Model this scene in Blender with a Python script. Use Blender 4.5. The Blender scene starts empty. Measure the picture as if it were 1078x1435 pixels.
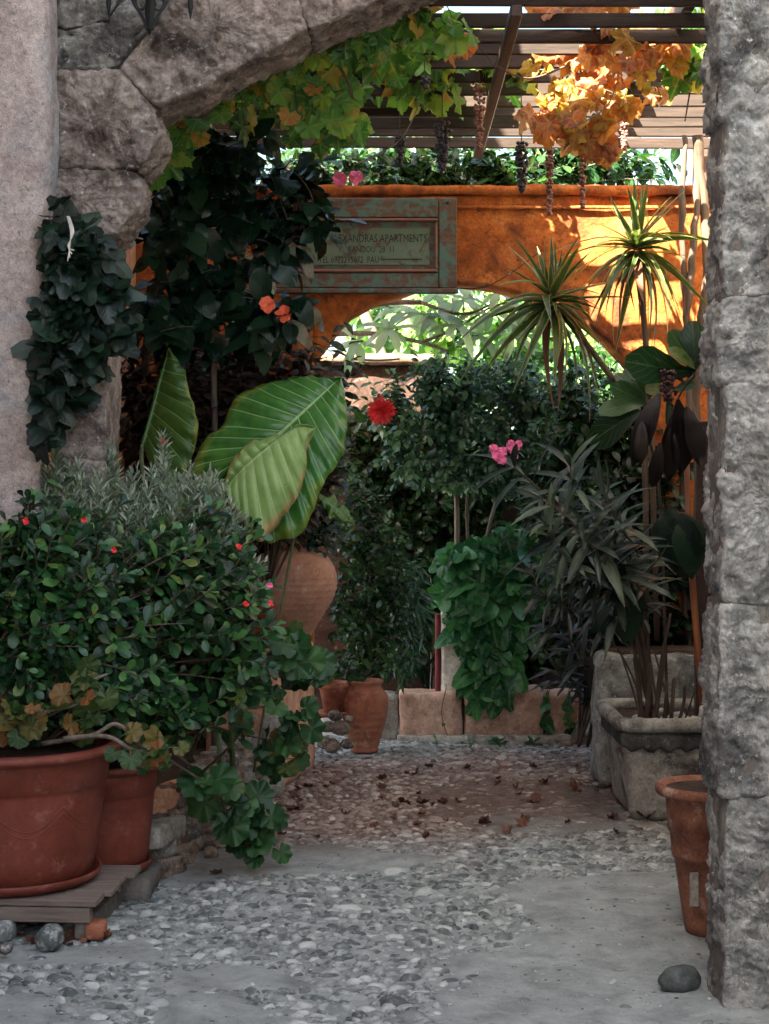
import bpy, math, random
import numpy as np
from mathutils import Vector, Matrix, noise, Quaternion
R = math.radians
rng = random.Random(11)
scene = bpy.context.scene
COL = scene.collection

# ------------------------------------------------------------------ camera
CAMZ, F, HX, HY = 1.5, 2200.0, 539.0, 700.0
cam_data = bpy.data.cameras.new('camera')
cam = bpy.data.objects.new('camera', cam_data)
COL.objects.link(cam)
cam.location = (0, 0, CAMZ)
cam.rotation_euler = (R(90), 0, 0)
cam_data.sensor_fit = 'VERTICAL'
cam_data.sensor_height = 36
cam_data.lens = F / 1435 * 36
cam_data.shift_y = -17.5 / 1435
cam_data.clip_start = 0.05
cam_data.clip_end = 500
scene.camera = cam

def P(px, py, Y):
    """world point seen at photo pixel (px, py) at distance Y"""
    return Vector(((px - HX) / F * Y, Y, CAMZ - (py - HY) / F * Y))

# ------------------------------------------------------------------ light
SUN_DIR = Vector((0.55, 0.62, -1.0)).normalized()      # the way the light travels
world = bpy.data.worlds.new('World')
scene.world = world
world.use_nodes = True
wn = world.node_tree
bg = wn.nodes['Background']
sky = wn.nodes.new('ShaderNodeTexSky')
sky.sky_type = 'NISHITA'
sky.sun_disc = False
to_sun = -SUN_DIR
sky.sun_elevation = math.asin(to_sun.z)
sky.sun_rotation = math.atan2(to_sun.x, to_sun.y)
sky.air_density = 1.0
sky.dust_density = 3.0
sky.ozone_density = 0.6
wn.links.new(sky.outputs[0], bg.inputs[0])
bg.inputs[1].default_value = 0.05
sun_data = bpy.data.lights.new('sun', 'SUN')
sun_data.energy = 5.0
sun_data.angle = R(0.5)
sun_data.color = (1.0, 0.93, 0.82)
sun = bpy.data.objects.new('sun', sun_data)
sun.rotation_mode = 'QUATERNION'
sun.rotation_quaternion = SUN_DIR.to_track_quat('-Z', 'Y')
sun.location = (-4, -4, 9)
COL.objects.link(sun)
vs = scene.view_settings
vs.view_transform = 'Standard'
vs.look = 'None'
vs.exposure = 3.9
vs.use_white_balance = True
vs.white_balance_temperature = 7000
vs.white_balance_tint = -3
vs.gamma = 1
scene.cycles.max_bounces = 7
scene.cycles.diffuse_bounces = 2
scene.cycles.transparent_max_bounces = 8
scene.cycles.use_denoising = True

# ------------------------------------------------------------------ materials
class NT:
    def __init__(s, name):
        s.m = bpy.data.materials.new(name)
        s.m.use_nodes = True
        s.t = s.m.node_tree
        s.b = s.t.nodes['Principled BSDF']
        s.out = s.t.nodes['Material Output']
    def n(s, typ, **kw):
        nd = s.t.nodes.new('ShaderNode' + typ)
        for k, v in kw.items():
            setattr(nd, k, v)
        return nd
    def l(s, a, b):
        s.t.links.new(a, b)
    def coord(s, which='Object'):
        return s.n('TexCoord').outputs[which]
    def noise(s, vec, scale, detail=6, rough=.6, dist=0):
        nd = s.n('TexNoise')
        nd.inputs['Scale'].default_value = scale
        nd.inputs['Detail'].default_value = detail
        nd.inputs['Roughness'].default_value = rough
        nd.inputs['Distortion'].default_value = dist
        s.l(vec, nd.inputs['Vector'])
        return nd.outputs['Fac']
    def voro(s, vec, scale, feature='F1'):
        nd = s.n('TexVoronoi', feature=feature)
        nd.inputs['Scale'].default_value = scale
        s.l(vec, nd.inputs['Vector'])
        return nd.outputs['Distance']
    def ramp(s, fac, stops, interp='LINEAR'):
        nd = s.n('ValToRGB')
        r = nd.color_ramp
        r.interpolation = interp
        while len(r.elements) > 1:
            r.elements.remove(r.elements[-1])
        r.elements[0].position = stops[0][0]
        r.elements[0].color = (*stops[0][1], 1)
        for p, c in stops[1:]:
            e = r.elements.new(p)
            e.color = (*c, 1)
        s.l(fac, nd.inputs[0])
        return nd.outputs[0]
    def math(s, op, a, b=0.0, c=None, clamp=False):
        nd = s.n('Math', operation=op, use_clamp=clamp)
        for i, v in enumerate((a, b, c)):
            if v is None:
                continue
            if isinstance(v, (int, float)):
                nd.inputs[i].default_value = v
            else:
                s.l(v, nd.inputs[i])
        return nd.outputs[0]
    def mix(s, fac, a, b, blend='MIX'):
        nd = s.n('Mix', data_type='RGBA', blend_type=blend)
        for i, v in ((0, fac), (6, a), (7, b)):
            if isinstance(v, (int, float)):
                nd.inputs[i].default_value = v
            elif isinstance(v, tuple):
                nd.inputs[i].default_value = (*v, 1)
            else:
                s.l(v, nd.inputs[i])
        return nd.outputs[2]
    def bump(s, h, strength, dist, prev=None):
        nd = s.n('Bump')
        nd.inputs['Strength'].default_value = strength
        nd.inputs['Distance'].default_value = dist
        s.l(h, nd.inputs['Height'])
        if prev is not None:
            s.l(prev, nd.inputs['Normal'])
        return nd.outputs[0]

def g(v, w=0.0):
    return (v * (1 + w), v, v * (1 - w))

def mat_rough(name, stops, scale=6, spots=None, spot_scale=30, bump=.6, dist=.012, fine=90, rough=.92, stain=None, stain_scale=2.0, pits=0.0, grain=1.0):
    """stone, plaster, cement: mottled colour, stains, grain and pits"""
    t = NT(name)
    oi = t.n('ObjectInfo')
    add = t.n('VectorMath', operation='ADD')
    t.l(t.coord(), add.inputs[0])
    sc = t.n('VectorMath', operation='SCALE')
    t.l(oi.outputs['Location'], sc.inputs[0]); sc.inputs['Scale'].default_value = 1.0
    t.l(sc.outputs[0], add.inputs[1])
    v = add.outputs[0]
    n1 = t.noise(v, scale, 9, .68, .4)
    c = t.ramp(n1, stops)
    if stain:
        n2 = t.noise(v, stain_scale, 6, .65, .6)
        f = t.math('SMOOTH_MIN', 1.0, t.math('MULTIPLY_ADD', n2, 7.0, -3.6), .1, True)
        c = t.mix(f, c, stain)
    if spots:
        n3 = t.noise(v, spot_scale, 5, .75)
        f = t.math('MULTIPLY_ADD', n3, 9.0, -5.2, True)
        c = t.mix(f, c, spots)
    nf = t.noise(v, fine, 8, .75)
    nm = t.noise(v, fine * .22, 7, .7, .3)
    gr = t.math('MULTIPLY_ADD', t.math('ADD', nf, nm), 1.7 * grain, 1 - 1.7 * grain)
    gc = t.n('CombineXYZ')
    for i in range(3): t.l(gr, gc.inputs[i])
    c = t.mix(1.0, c, gc.outputs[0], 'MULTIPLY')
    t.l(c, t.b.inputs['Base Color'])
    t.b.inputs['Roughness'].default_value = rough
    t.b.inputs['Specular IOR Level'].default_value = .25
    h = t.math('MULTIPLY_ADD', nf, .45, nm)
    if pits:
        vo = t.voro(v, fine * .5)
        pit = t.math('LESS_THAN', vo, .28)
        h = t.math('MULTIPLY_ADD', pit, -pits, h)
    t.l(t.bump(h, bump, dist), t.b.inputs['Normal'])
    return t.m

def mat_leaf(name, stops, rough=.38, transl=.3, vein=(.25, .34, .14), vmode='pinnate', vstr=.5, nveins=9, edge=None, patch=None, patch_amt=0.0, tr_gain=1.6, spec=.4, bump=.35, dark=.6):
    """leaf: colour by leaf (attribute rnd + object random), veins from the leaf's own UVs, light passes through"""
    t = NT(name)
    at = t.n('Attribute', attribute_name='rnd')
    oi = t.n('ObjectInfo')
    r = t.math('FRACT', t.math('ADD', at.outputs['Fac'], oi.outputs['Random']))
    uv = t.n('UVMap').outputs[0]
    sep = t.n('SeparateXYZ'); t.l(uv, sep.inputs[0])
    x = t.math('SUBTRACT', sep.outputs[0], .5)
    y = t.math('SUBTRACT', sep.outputs[1], 0.0)
    geo = t.n('NewGeometry')
    no = t.noise(geo.outputs['Position'], 28, 4, .6)
    rr = t.math('ADD', r, t.math('MULTIPLY_ADD', no, .3, -.15), None, True)
    c = t.ramp(rr, stops)
    ax = t.math('ABSOLUTE', x)
    if vmode == 'pinnate':
        mid = t.math('LESS_THAN', ax, .022)
        w = t.math('MULTIPLY_ADD', y, float(nveins), t.math('MULTIPLY', ax, -float(nveins) * .7))
        s = t.math('ABSOLUTE', t.math('SUBTRACT', t.math('FRACT', w), .5))
        side = t.math('LESS_THAN', s, .06)
        vf = t.math('MAXIMUM', mid, t.math('MULTIPLY', side, .6))
        hh = s
    elif vmode == 'palmate':
        y2 = t.math('SUBTRACT', sep.outputs[1], .36)
        a = t.math('ARCTAN2', x, y2)
        w = t.math('FRACT', t.math('MULTIPLY_ADD', a, 5.5 / 6.2832, .5))
        s = t.math('ABSOLUTE', t.math('SUBTRACT', w, .5))
        rad = t.math('SQRT', t.math('ADD', t.math('MULTIPLY', x, x), t.math('MULTIPLY', y2, y2)))
        s2 = t.math('MULTIPLY', s, rad)
        vf0 = t.math('LESS_THAN', s2, .012)
        w3 = t.math('FRACT', t.math('MULTIPLY_ADD', rad, 16.0, t.math('MULTIPLY', s, -7.0)))
        s3 = t.math('ABSOLUTE', t.math('SUBTRACT', w3, .5))
        vf = t.math('MAXIMUM', vf0, t.math('MULTIPLY', t.math('LESS_THAN', s3, .1), .35))
        hh = s3
    else:
        vf = t.math('LESS_THAN', ax, .05)
        hh = ax
    if edge:
        ef = t.math('MULTIPLY_ADD', ax, 2.0, t.math('MULTIPLY', no, .9))
        ef = t.math('MULTIPLY_ADD', ef, 5.0, edge[1], True)
        c = t.mix(ef, c, edge[0])
    if patch:
        n5 = t.noise(geo.outputs['Position'], 17, 5, .7)
        pf = t.math('MULTIPLY_ADD', n5, 9.0, -5.4 + patch_amt, True)
        c = t.mix(pf, c, patch)
    c = t.mix(t.math('MULTIPLY', vf, vstr), c, vein)
    c = t.mix(1.0, c, (dark, dark, dark), 'MULTIPLY')
    t.l(c, t.b.inputs['Base Color'])
    t.b.inputs['Roughness'].default_value = rough * .78
    t.b.inputs['Specular IOR Level'].default_value = spec
    if bump:
        h = t.math('ADD', t.math('MULTIPLY', vf, .6), t.math('MULTIPLY_ADD', hh, .8, t.math('MULTIPLY', no, .8)))
        nb = t.bump(h, bump, .004)
        t.l(nb, t.b.inputs['Normal'])
    tr = t.n('BsdfTranslucent')
    c2 = t.mix(1.0, c, (tr_gain, tr_gain * 1.05, tr_gain * .6), 'MULTIPLY')
    t.l(c2, tr.inputs[0])
    mx = t.n('MixShader'); mx.inputs[0].default_value = transl
    t.l(t.b.outputs[0], mx.inputs[1]); t.l(tr.outputs[0], mx.inputs[2])
    t.l(mx.outputs[0], t.out.inputs[0])
    return t.m

def mat_wood(name, stops, axis='X', scale=3, rough=.75, paint=None, paint_amt=0.0, bump=.5):
    t = NT(name)
    mp = t.n('Mapping')
    oi = t.n('ObjectInfo')
    add = t.n('VectorMath', operation='ADD')
    t.l(t.coord(), add.inputs[0]); 
    cmb = t.n('CombineXYZ')
    for i in range(3):
        t.l(t.math('MULTIPLY', oi.outputs['Random'], 13.7), cmb.inputs[i])
    t.l(cmb.outputs[0], add.inputs[1])
    t.l(add.outputs[0], mp.inputs[0])
    s = [12, 12, 12]; s['XYZ'.index(axis)] = 1.0
    mp.inputs['Scale'].default_value = s
    n1 = t.noise(mp.outputs[0], scale, 8, .65, .5)
    c = t.ramp(n1, stops)
    n2 = t.noise(add.outputs[0], 14, 6, .7, .5)
    if paint:
        f = t.math('MULTIPLY_ADD', n2, 10.0, -5.2 + paint_amt, True)
        c = t.mix(f, c, paint)
    t.l(c, t.b.inputs['Base Color'])
    t.b.inputs['Roughness'].default_value = rough
    h = t.math('MULTIPLY_ADD', n2, .5, n1)
    t.l(t.bump(h, bump, .006), t.b.inputs['Normal'])
    return t.m

def mat_plain(name, col, rough=.6, var=.25, scale=12, bump=.2, metallic=0, transl=0):
    t = NT(name)
    v = t.coord()
    n1 = t.noise(v, scale, 6, .65)
    lo = tuple(c * (1 - var) for c in col); hi = tuple(min(1, c * (1 + var)) for c in col)
    t.l(t.ramp(n1, [(.3, lo), (.7, hi)]), t.b.inputs['Base Color'])
    t.b.inputs['Roughness'].default_value = rough
    t.b.inputs['Metallic'].default_value = metallic
    if bump:
        t.l(t.bump(t.noise(v, scale * 6, 5, .7), bump, .004), t.b.inputs['Normal'])
    return t.m

# ------------------------------------------------------------------ mesh helpers
def mesh(name, V, Fc, m, smooth=True, uv=None, rnd=None):
    me = bpy.data.meshes.new(name)
    me.from_pydata([tuple(v) for v in V], [], [tuple(f) for f in Fc])
    if smooth:
        me.polygons.foreach_set('use_smooth', [True] * len(me.polygons))
    if uv is not None:
        lay = me.uv_layers.new(name='UVMap')
        idx = np.empty(len(me.loops), dtype=np.int32)
        me.loops.foreach_get('vertex_index', idx)
        lay.data.foreach_set('uv', np.asarray(uv, dtype=np.float32)[idx].ravel())
    if m is not None:
        me.materials.append(m)
    return me

def setp(o, label=None, cat=None, group=None, kind=None):
    if label: o['label'] = label
    if cat: o['category'] = cat
    if group: o['group'] = group
    if kind: o['kind'] = kind
    return o

def link(name, me, loc=(0, 0, 0), parent=None):
    o = bpy.data.objects.new(name, me)
    COL.objects.link(o)
    o.location = loc
    if parent is not None:
        o.parent = parent
    return o

class Thing:
    def __init__(s, name, loc, label, cat, group=None, kind=None):
        s.loc = Vector(loc)
        s.o = bpy.data.objects.new(name, None)
        s.o.empty_display_size = .1
        COL.objects.link(s.o)
        s.o.location = s.loc
        setp(s.o, label, cat, group, kind)
    def part(s, name, V, Fc, m, smooth=True, parent=None, uv=None, kind=None, label=None):
        V = [(v[0] - s.loc.x, v[1] - s.loc.y, v[2] - s.loc.z) for v in V]
        me = mesh(name, V, Fc, m, smooth, uv)
        o = link(name, me, (0, 0, 0), parent or s.o)
        return setp(o, label, None, None, kind)
    def piece(s, name, me, M, parent=None, label=None):
        o = link(name, me, (0, 0, 0), parent or s.o)
        o.matrix_local = Matrix.Translation(-s.loc) @ M
        if label: o['label'] = label
        return o

def cat_mesh(parts):
    V, Fc = [], []
    for v, f in parts:
        k = len(V)
        V += list(v)
        Fc += [tuple(i + k for i in q) for q in f]
    return V, Fc

def box(x0, x1, y0, y1, z0, z1, b=.004, M=None):
    """box with chamfered edges"""
    b = min(b, (x1 - x0) * .3, (y1 - y0) * .3, (z1 - z0) * .3)
    V, Fc = [], []
    for sx in (0, 1):
        for sy in (0, 1):
            for sz in (0, 1):
                X, Y, Z = (x0, x1)[sx], (y0, y1)[sy], (z0, z1)[sz]
                dx, dy, dz = (b, -b)[sx], (b, -b)[sy], (b, -b)[sz]
                V += [(X, Y + dy, Z + dz), (X + dx, Y, Z + dz), (X + dx, Y + dy, Z)]
    def i(sx, sy, sz, a): return (sx * 4 + sy * 2 + sz) * 3 + a
    for s in (0, 1):
        q = [i(s, 0, 0, 0), i(s, 1, 0, 0), i(s, 1, 1, 0), i(s, 0, 1, 0)]; Fc.append(q if s else q[::-1])
        q = [i(0, s, 0, 1), i(0, s, 1, 1), i(1, s, 1, 1), i(1, s, 0, 1)]; Fc.append(q if s else q[::-1])
        q = [i(0, 0, s, 2), i(1, 0, s, 2), i(1, 1, s, 2), i(0, 1, s, 2)]; Fc.append(q if s else q[::-1])
    for a in (0, 1):
        for c in (0, 1):
            Fc.append([i(a, c, 0, 0), i(a, c, 1, 0), i(a, c, 1, 1), i(a, c, 0, 1)])
            Fc.append([i(a, 0, c, 0), i(a, 1, c, 0), i(a, 1, c, 2), i(a, 0, c, 2)])
            Fc.append([i(0, a, c, 1), i(1, a, c, 1), i(1, a, c, 2), i(0, a, c, 2)])
            for e in (0, 1):
                Fc.append([i(a, c, e, 0), i(a, c, e, 1), i(a, c, e, 2)])
    if M is not None:
        V = [tuple(M @ Vector(v)) for v in V]
    return V, Fc

def rough_box(x0, x1, y0, y1, z0, z1, d=.04, amp=.01, fr=6.0, seed=0, M=None, rnd=.02):
    """finely divided box, surface pushed in and out by noise, edges worn round"""
    nx, ny, nz = (max(2, int(round((b - a) / d))) for a, b in ((x0, x1), (y0, y1), (z0, z1)))
    V, Fc, idx = [], [], {}
    cx, cy, cz = (x0 + x1) / 2, (y0 + y1) / 2, (z0 + z1) / 2
    hx, hy, hz = (x1 - x0) / 2, (y1 - y0) / 2, (z1 - z0) / 2
    def vid(i, j, k):
        key = (i, j, k)
        if key not in idx:
            p = Vector((-hx + 2 * hx * i / nx, -hy + 2 * hy * j / ny, -hz + 2 * hz * k / nz))
            q = Vector((max(-hx + rnd, min(hx - rnd, p.x)), max(-hy + rnd, min(hy - rnd, p.y)), max(-hz + rnd, min(hz - rnd, p.z))))
            dd = p - q
            if dd.length > 1e-9:
                nrm = dd.normalized(); p = q + nrm * rnd
            else:
                nrm = Vector((0, 0, 0))
            w = Vector((p.x + cx + seed * 3.1, p.y + cy + seed * 1.7, p.z + cz)) 
            h = noise.fractal(w * fr, .9, 2.1, 5) * amp
            hv = noise.noise_vector(w * fr * .5) * amp * .6
            p = p + nrm * h + hv
            idx[key] = len(V)
            V.append((p.x + cx, p.y + cy, p.z + cz))
        return idx[key]
    for i in range(nx):
        for j in range(ny):
            Fc.append((vid(i, j, 0), vid(i, j + 1, 0), vid(i + 1, j + 1, 0), vid(i + 1, j, 0)))
            Fc.append((vid(i, j, nz), vid(i + 1, j, nz), vid(i + 1, j + 1, nz), vid(i, j + 1, nz)))
    for i in range(nx):
        for k in range(nz):
            Fc.append((vid(i, 0, k), vid(i + 1, 0, k), vid(i + 1, 0, k + 1), vid(i, 0, k + 1)))
            Fc.append((vid(i, ny, k), vid(i, ny, k + 1), vid(i + 1, ny, k + 1), vid(i + 1, ny, k)))
    for j in range(ny):
        for k in range(nz):
            Fc.append((vid(0, j, k), vid(0, j, k + 1), vid(0, j + 1, k + 1), vid(0, j + 1, k)))
            Fc.append((vid(nx, j, k), vid(nx, j + 1, k), vid(nx, j + 1, k + 1), vid(nx, j, k + 1)))
    if M is not None:
        V = [tuple(M @ Vector(v)) for v in V]
    return V, Fc

def poly_stone(poly, y0, y1, d=.025, edge=.025, amp=.012, fr=9.0, seed=0, jit=.008, chaikin=2, strata=0.0, grow=.009):
    """a hewn stone: front outline poly [(x, z)...] (star shaped), from y0 back to y1"""
    pts = [Vector((a, b)) for a, b in poly]
    c0 = sum(pts, Vector((0, 0))) / len(pts)
    pts = [p + (p - c0).normalized() * grow for p in pts]
    for _ in range(chaikin):
        q = []
        for i in range(len(pts)):
            a, b = pts[i], pts[(i + 1) % len(pts)]
            L = (b - a).length
            k = min(.25, .016 / max(L, 1e-6))
            q += [a.lerp(b, k), a.lerp(b, 1 - k)]
        pts = q
    out = []
    for i in range(len(pts)):
        a, b = pts[i], pts[(i + 1) % len(pts)]
        n = max(1, int(math.ceil((b - a).length / d)))
        out += [a.lerp(b, j / n) for j in range(n)]
    c = sum(out, Vector((0, 0))) / len(out)
    rmax = max((p - c).length for p in out)
    nr = max(4, int(rmax / d))
    so = Vector((seed * 7.3, seed * 3.9, seed * 5.1))
    V, Fc = [], []
    n = len(out)
    def push(x, y, z, nrm):
        w = Vector((x, y, z)) + so
        h = noise.fractal(w * fr, .4, 2.15, 7) * amp * .6 + (abs(noise.noise(w * fr * .4)) - .3) * -amp * 1.1 - max(0, noise.noise(w * fr * 1.7 + Vector((9, 9, 9))) - .22) * amp * 2.2
        if strata:
            h += noise.fractal(Vector((w.x * 4, w.y * 4, w.z * 26 + w.x * 9)), .8, 2, 3) * strata
        hv = noise.noise_vector(w * fr * .6) * amp * .5
        V.append((x + nrm[0] * h + hv.x, y + nrm[1] * h + hv.y, z + nrm[2] * h + hv.z))
    push(c.x, y0, c.y, (0, -1, 0))
    for r in range(1, nr + 1):
        s = r / nr
        for p in out:
            dd = (p - c)
            de = dd.length * (1 - s)
            k = max(0, 1 - de / edge) if edge > 0 else 0
            y = y0 + edge * (1 - math.sqrt(max(0, 1 - k * k))) * .9
            jn = noise.noise(Vector((p.x * 9, p.y * 9, seed * 2.0))) * jit
            q = c + dd * s + dd.normalized() * (jn * s)
            push(q.x, y, q.y, (dd.x / dd.length * k * .5, -1 + .5 * k, dd.y / dd.length * k * .5))
    ns = max(1, int((y1 - y0 - edge) / (d * 1.3)))
    for r in range(1, ns + 1):
        y = y0 + edge * .9 + (y1 - y0 - edge) * r / ns
        for p in out:
            dd = (p - c)
            jn = noise.noise(Vector((p.x * 9, p.y * 9, seed * 2.0))) * jit
            q = c + dd + dd.normalized() * jn
            push(q.x, y, q.y, (dd.x / dd.length, 0, dd.y / dd.length))
    V.append((c.x, y1, c.y))
    cw = sum((out[i].x * out[(i + 1) % n].y - out[(i + 1) % n].x * out[i].y) for i in range(n)) > 0
    def F_(q): Fc.append(tuple(q) if cw else tuple(q)[::-1])
    for i in range(n):
        F_((0, 1 + i, 1 + (i + 1) % n))
    for r in range(nr + ns - 1):
        a = 1 + r * n
        for i in range(n):
            j = (i + 1) % n
            F_((a + i, a + n + i, a + n + j, a + j))
    a = 1 + (nr + ns - 1) * n
    for i in range(n):
        F_((a + i, len(V) - 1, a + (i + 1) % n))
    return V, Fc

def tube(pts, r, k=6, close=True):
    """tube along pts; r number or list"""
    pts = [Vector(p) for p in pts]
    n = len(pts)
    rs = r if isinstance(r, (list, tuple)) else [r] * n
    V, Fc = [], []
    up = Vector((.123, .97, .21)).normalized()
    prev = None
    for i in range(n):
        t = (pts[min(n - 1, i + 1)] - pts[max(0, i - 1)])
        t = t.normalized() if t.length > 1e-9 else Vector((0, 0, 1))
        if prev is None:
            a = t.cross(up)
            if a.length < .05: a = t.cross(Vector((1, 0, 0)))
        else:
            a = prev - t * prev.dot(t)
            if a.length < 1e-4: a = t.cross(up)
        a.normalize(); prev = a
        b = t.cross(a)
        for j in range(k):
            th = 2 * math.pi * j / k
            V.append(tuple(pts[i] + (a * math.cos(th) + b * math.sin(th)) * rs[i]))
    for i in range(n - 1):
        for j in range(k):
            Fc.append((i * k + j, i * k + (j + 1) % k, (i + 1) * k + (j + 1) % k, (i + 1) * k + j))
    if close:
        V.append(tuple(pts[0])); V.append(tuple(pts[-1]))
        for j in range(k):
            Fc.append((len(V) - 2, (j + 1) % k, j))
            Fc.append((len(V) - 1, (n - 1) * k + j, (n - 1) * k + (j + 1) % k))
    return V, Fc

def lathe(prof, c, k=48, sy=1.0, wob=0.0):
    """surface of revolution; prof [(r, z)...] round centre c"""
    V, Fc = [], []
    for r, z in prof:
        for j in range(k):
            th = 2 * math.pi * j / k
            rr = r * (1 + wob * noise.noise(Vector((math.cos(th) * 2, math.sin(th) * 2, z * 8))))
            V.append((c[0] + rr * math.cos(th), c[1] + rr * sy * math.sin(th), c[2] + z))
    for i in range(len(prof) - 1):
        for j in range(k):
            Fc.append((i * k + j, i * k + (j + 1) % k, (i + 1) * k + (j + 1) % k, (i + 1) * k + j))
    return V, Fc

def bez(p0, p1, p2, n=8):
    return [p0 * (1 - t) ** 2 + p1 * 2 * t * (1 - t) + p2 * t * t for t in (i / n for i in range(n + 1))]

def spline(pts, n=6):
    """smooth curve through pts"""
    pts = [Vector(p) for p in pts]
    o = []
    for i in range(len(pts) - 1):
        p0 = pts[max(0, i - 1)]; p1 = pts[i]; p2 = pts[i + 1]; p3 = pts[min(len(pts) - 1, i + 2)]
        for j in range(n):
            t = j / n
            o.append(.5 * ((2 * p1) + (p2 - p0) * t + (2 * p0 - 5 * p1 + 4 * p2 - p3) * t * t + (3 * p1 - p0 - 3 * p2 + p3) * t ** 3))
    o.append(pts[-1])
    return o

# ------------------------------------------------------------------ leaves
def leaf_blade(W, fold=.25, droop=.25, wave=0.0, seed=0, twist=0.0):
    """simple blade 1 long along +Y; W list of half widths"""
    n = len(W) - 1
    V, Fc, UV = [], [], []
    for i, w in enumerate(W):
        t = i / n
        z = -droop * t * t
        a = twist * t
        for s in (-1, 0, 1):
            x = w * s
            zz = z + abs(x) * fold + wave * math.sin(t * 17 + s * 2 + seed) * abs(s)
            V.append((x * math.cos(a), t, zz + x * math.sin(a)))
            UV.append((.5 + .5 * s, t))
    for i in range(n):
        for s in (0, 1):
            a = i * 3 + s
            Fc.append((a, a + 1, a + 4, a + 3))
    return V, Fc, UV

def leaf_polar(rf, n=44, cy=.0, cup=.12, ripple=.04, seed=0, droop=.2):
    """lobed leaf: outline radius rf(theta), theta 0 at the tip (+Y)"""
    V, Fc, UV = [(0, cy, 0)], [], [(.5, .36)]
    for ring in (.45, 1.0):
        for i in range(n):
            th = -math.pi + 2 * math.pi * (i + .5) / n
            r = rf(th) * ring
            x, y = r * math.sin(th), r * math.cos(th)
            z = cup * r * r - droop * max(0, y) ** 2 + ripple * math.sin(th * 7 + seed) * ring * r + ripple * .8 * math.cos(th * 5.5) * r
            V.append((x, cy + y, z)); UV.append((.5 + x * .5, .36 + y * .5))
    for i in range(n - 1):
        j = i + 1
        Fc.append((0, 1 + j, 1 + i))
        Fc.append((1 + i, 1 + j, 1 + n + j, 1 + n + i))
    return V, Fc, UV

def r_grape(th):
    a = abs(th)
    lob = .52 + .36 * max(0, math.cos(a * 1.0)) ** 3 * .8 
    lob = .55
    lob = .66
    for c, h, w in ((0, .32, .3), (1.0, .24, .26), (1.95, .14, .34)):
        lob += h * math.exp(-((a - c) / w) ** 2)
    lob += .035 * math.cos(th * 19) + .025 * math.cos(th * 31 + 1)
    if a > 2.75: lob *= max(.15, 1 - (a - 2.75) * 2.0)
    return lob * .62

def r_geran(th):
    a = abs(th)
    r = .46 + .10 * abs(math.cos(a * 3.5)) ** .7 + .022 * math.cos(th * 28)
    if a > 2.6: r *= max(.2, 1 - (a - 2.6) * 1.35)
    return r

def r_ivy(th):
    a = abs(th)
    r = .36 + .5 * math.exp(-(a / .42) ** 2) + .12 * math.exp(-((a - 1.3) / .4) ** 2) + .1 * math.exp(-((a - 2.3) / .4) ** 2)
    if a > 2.75: r *= max(.2, 1 - (a - 2.75) * 1.9)
    return r * .85

def r_heart(th):
    a = abs(th)
    r = .40 + .45 * math.exp(-(a / .5) ** 2) + .1 * math.exp(-((a - 2.2) / .6) ** 2)
    if a > 2.6: r *= max(.3, 1 - (a - 2.6) * 1.3)
    return r * .85

def T_(fn):
    V, Fc, UV = fn
    tri = []
    for f in Fc:
        tri.append(f[:3])
        if len(f) == 4: tri.append((f[0], f[2], f[3]))
    return np.array(V, dtype=np.float64), np.array(tri, dtype=np.int32), np.array(UV, dtype=np.float64)

LT = {}
for k in range(3):
    LT['oval', k] = T_(leaf_blade([.02, .13, .21, .25, .24, .17, .0], .3 - .1 * k, .15 + .15 * k, .012, k))
    LT['obov', k] = T_(leaf_blade([.02, .09, .16, .22, .27, .24, .08], .25 - .1 * k, .1 + .15 * k, .01, k))
    LT['hib', k] = T_(leaf_blade([.03, .22, .31, .32, .26, .15, .0], .2 - .12 * k, .2 + .2 * k, .02, k))
    LT['lance', k] = T_(leaf_blade([.012, .05, .075, .08, .07, .045, .0], .35, .15 + .25 * k, .0, k))
    LT['needle', k] = T_(leaf_blade([.04, .09, .09, .0], .3, .1 * k, 0, k))
    LT['strap', k] = T_(leaf_blade([.05, .06, .062, .056, .047, .036, .022, .002], .5, .12 + .38 * k, 0, k, .3 * k))
    LT['loq', k] = T_(leaf_blade([.03, .09, .14, .17, .17, .12, .0], .25, .2 + .25 * k, .012, k))
    LT['grape', k] = T_(leaf_polar(r_grape, 64, 0, .2 - .2 * k, .10 + .05 * k, k * 2, .35 + .3 * k))
    LT['geran', k] = T_(leaf_polar(r_geran, 54, 0, .4 - .3 * k, .09, k * 2, .1 + .2 * k))
    LT['ivy', k] = T_(leaf_polar(r_ivy, 26, 0, .05, .04, k * 2, .2 + .2 * k))
    LT['heart', k] = T_(leaf_polar(r_heart, 26, 0, .1, .04, k * 2, .15 + .2 * k))
    LT['small', k] = T_(leaf_blade([.03, .2, .27, .2, .0], .25, .2 + .2 * k, 0, k))

LM = {}
def leaf_me(kind, k, m):
    key = (kind, k, m.name)
    if key not in LM:
        V, Fc, UV = LT[kind, k]
        LM[key] = mesh(kind + '_leaf', V.tolist(), Fc.tolist(), m, True, UV)
    return LM[key]

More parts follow.
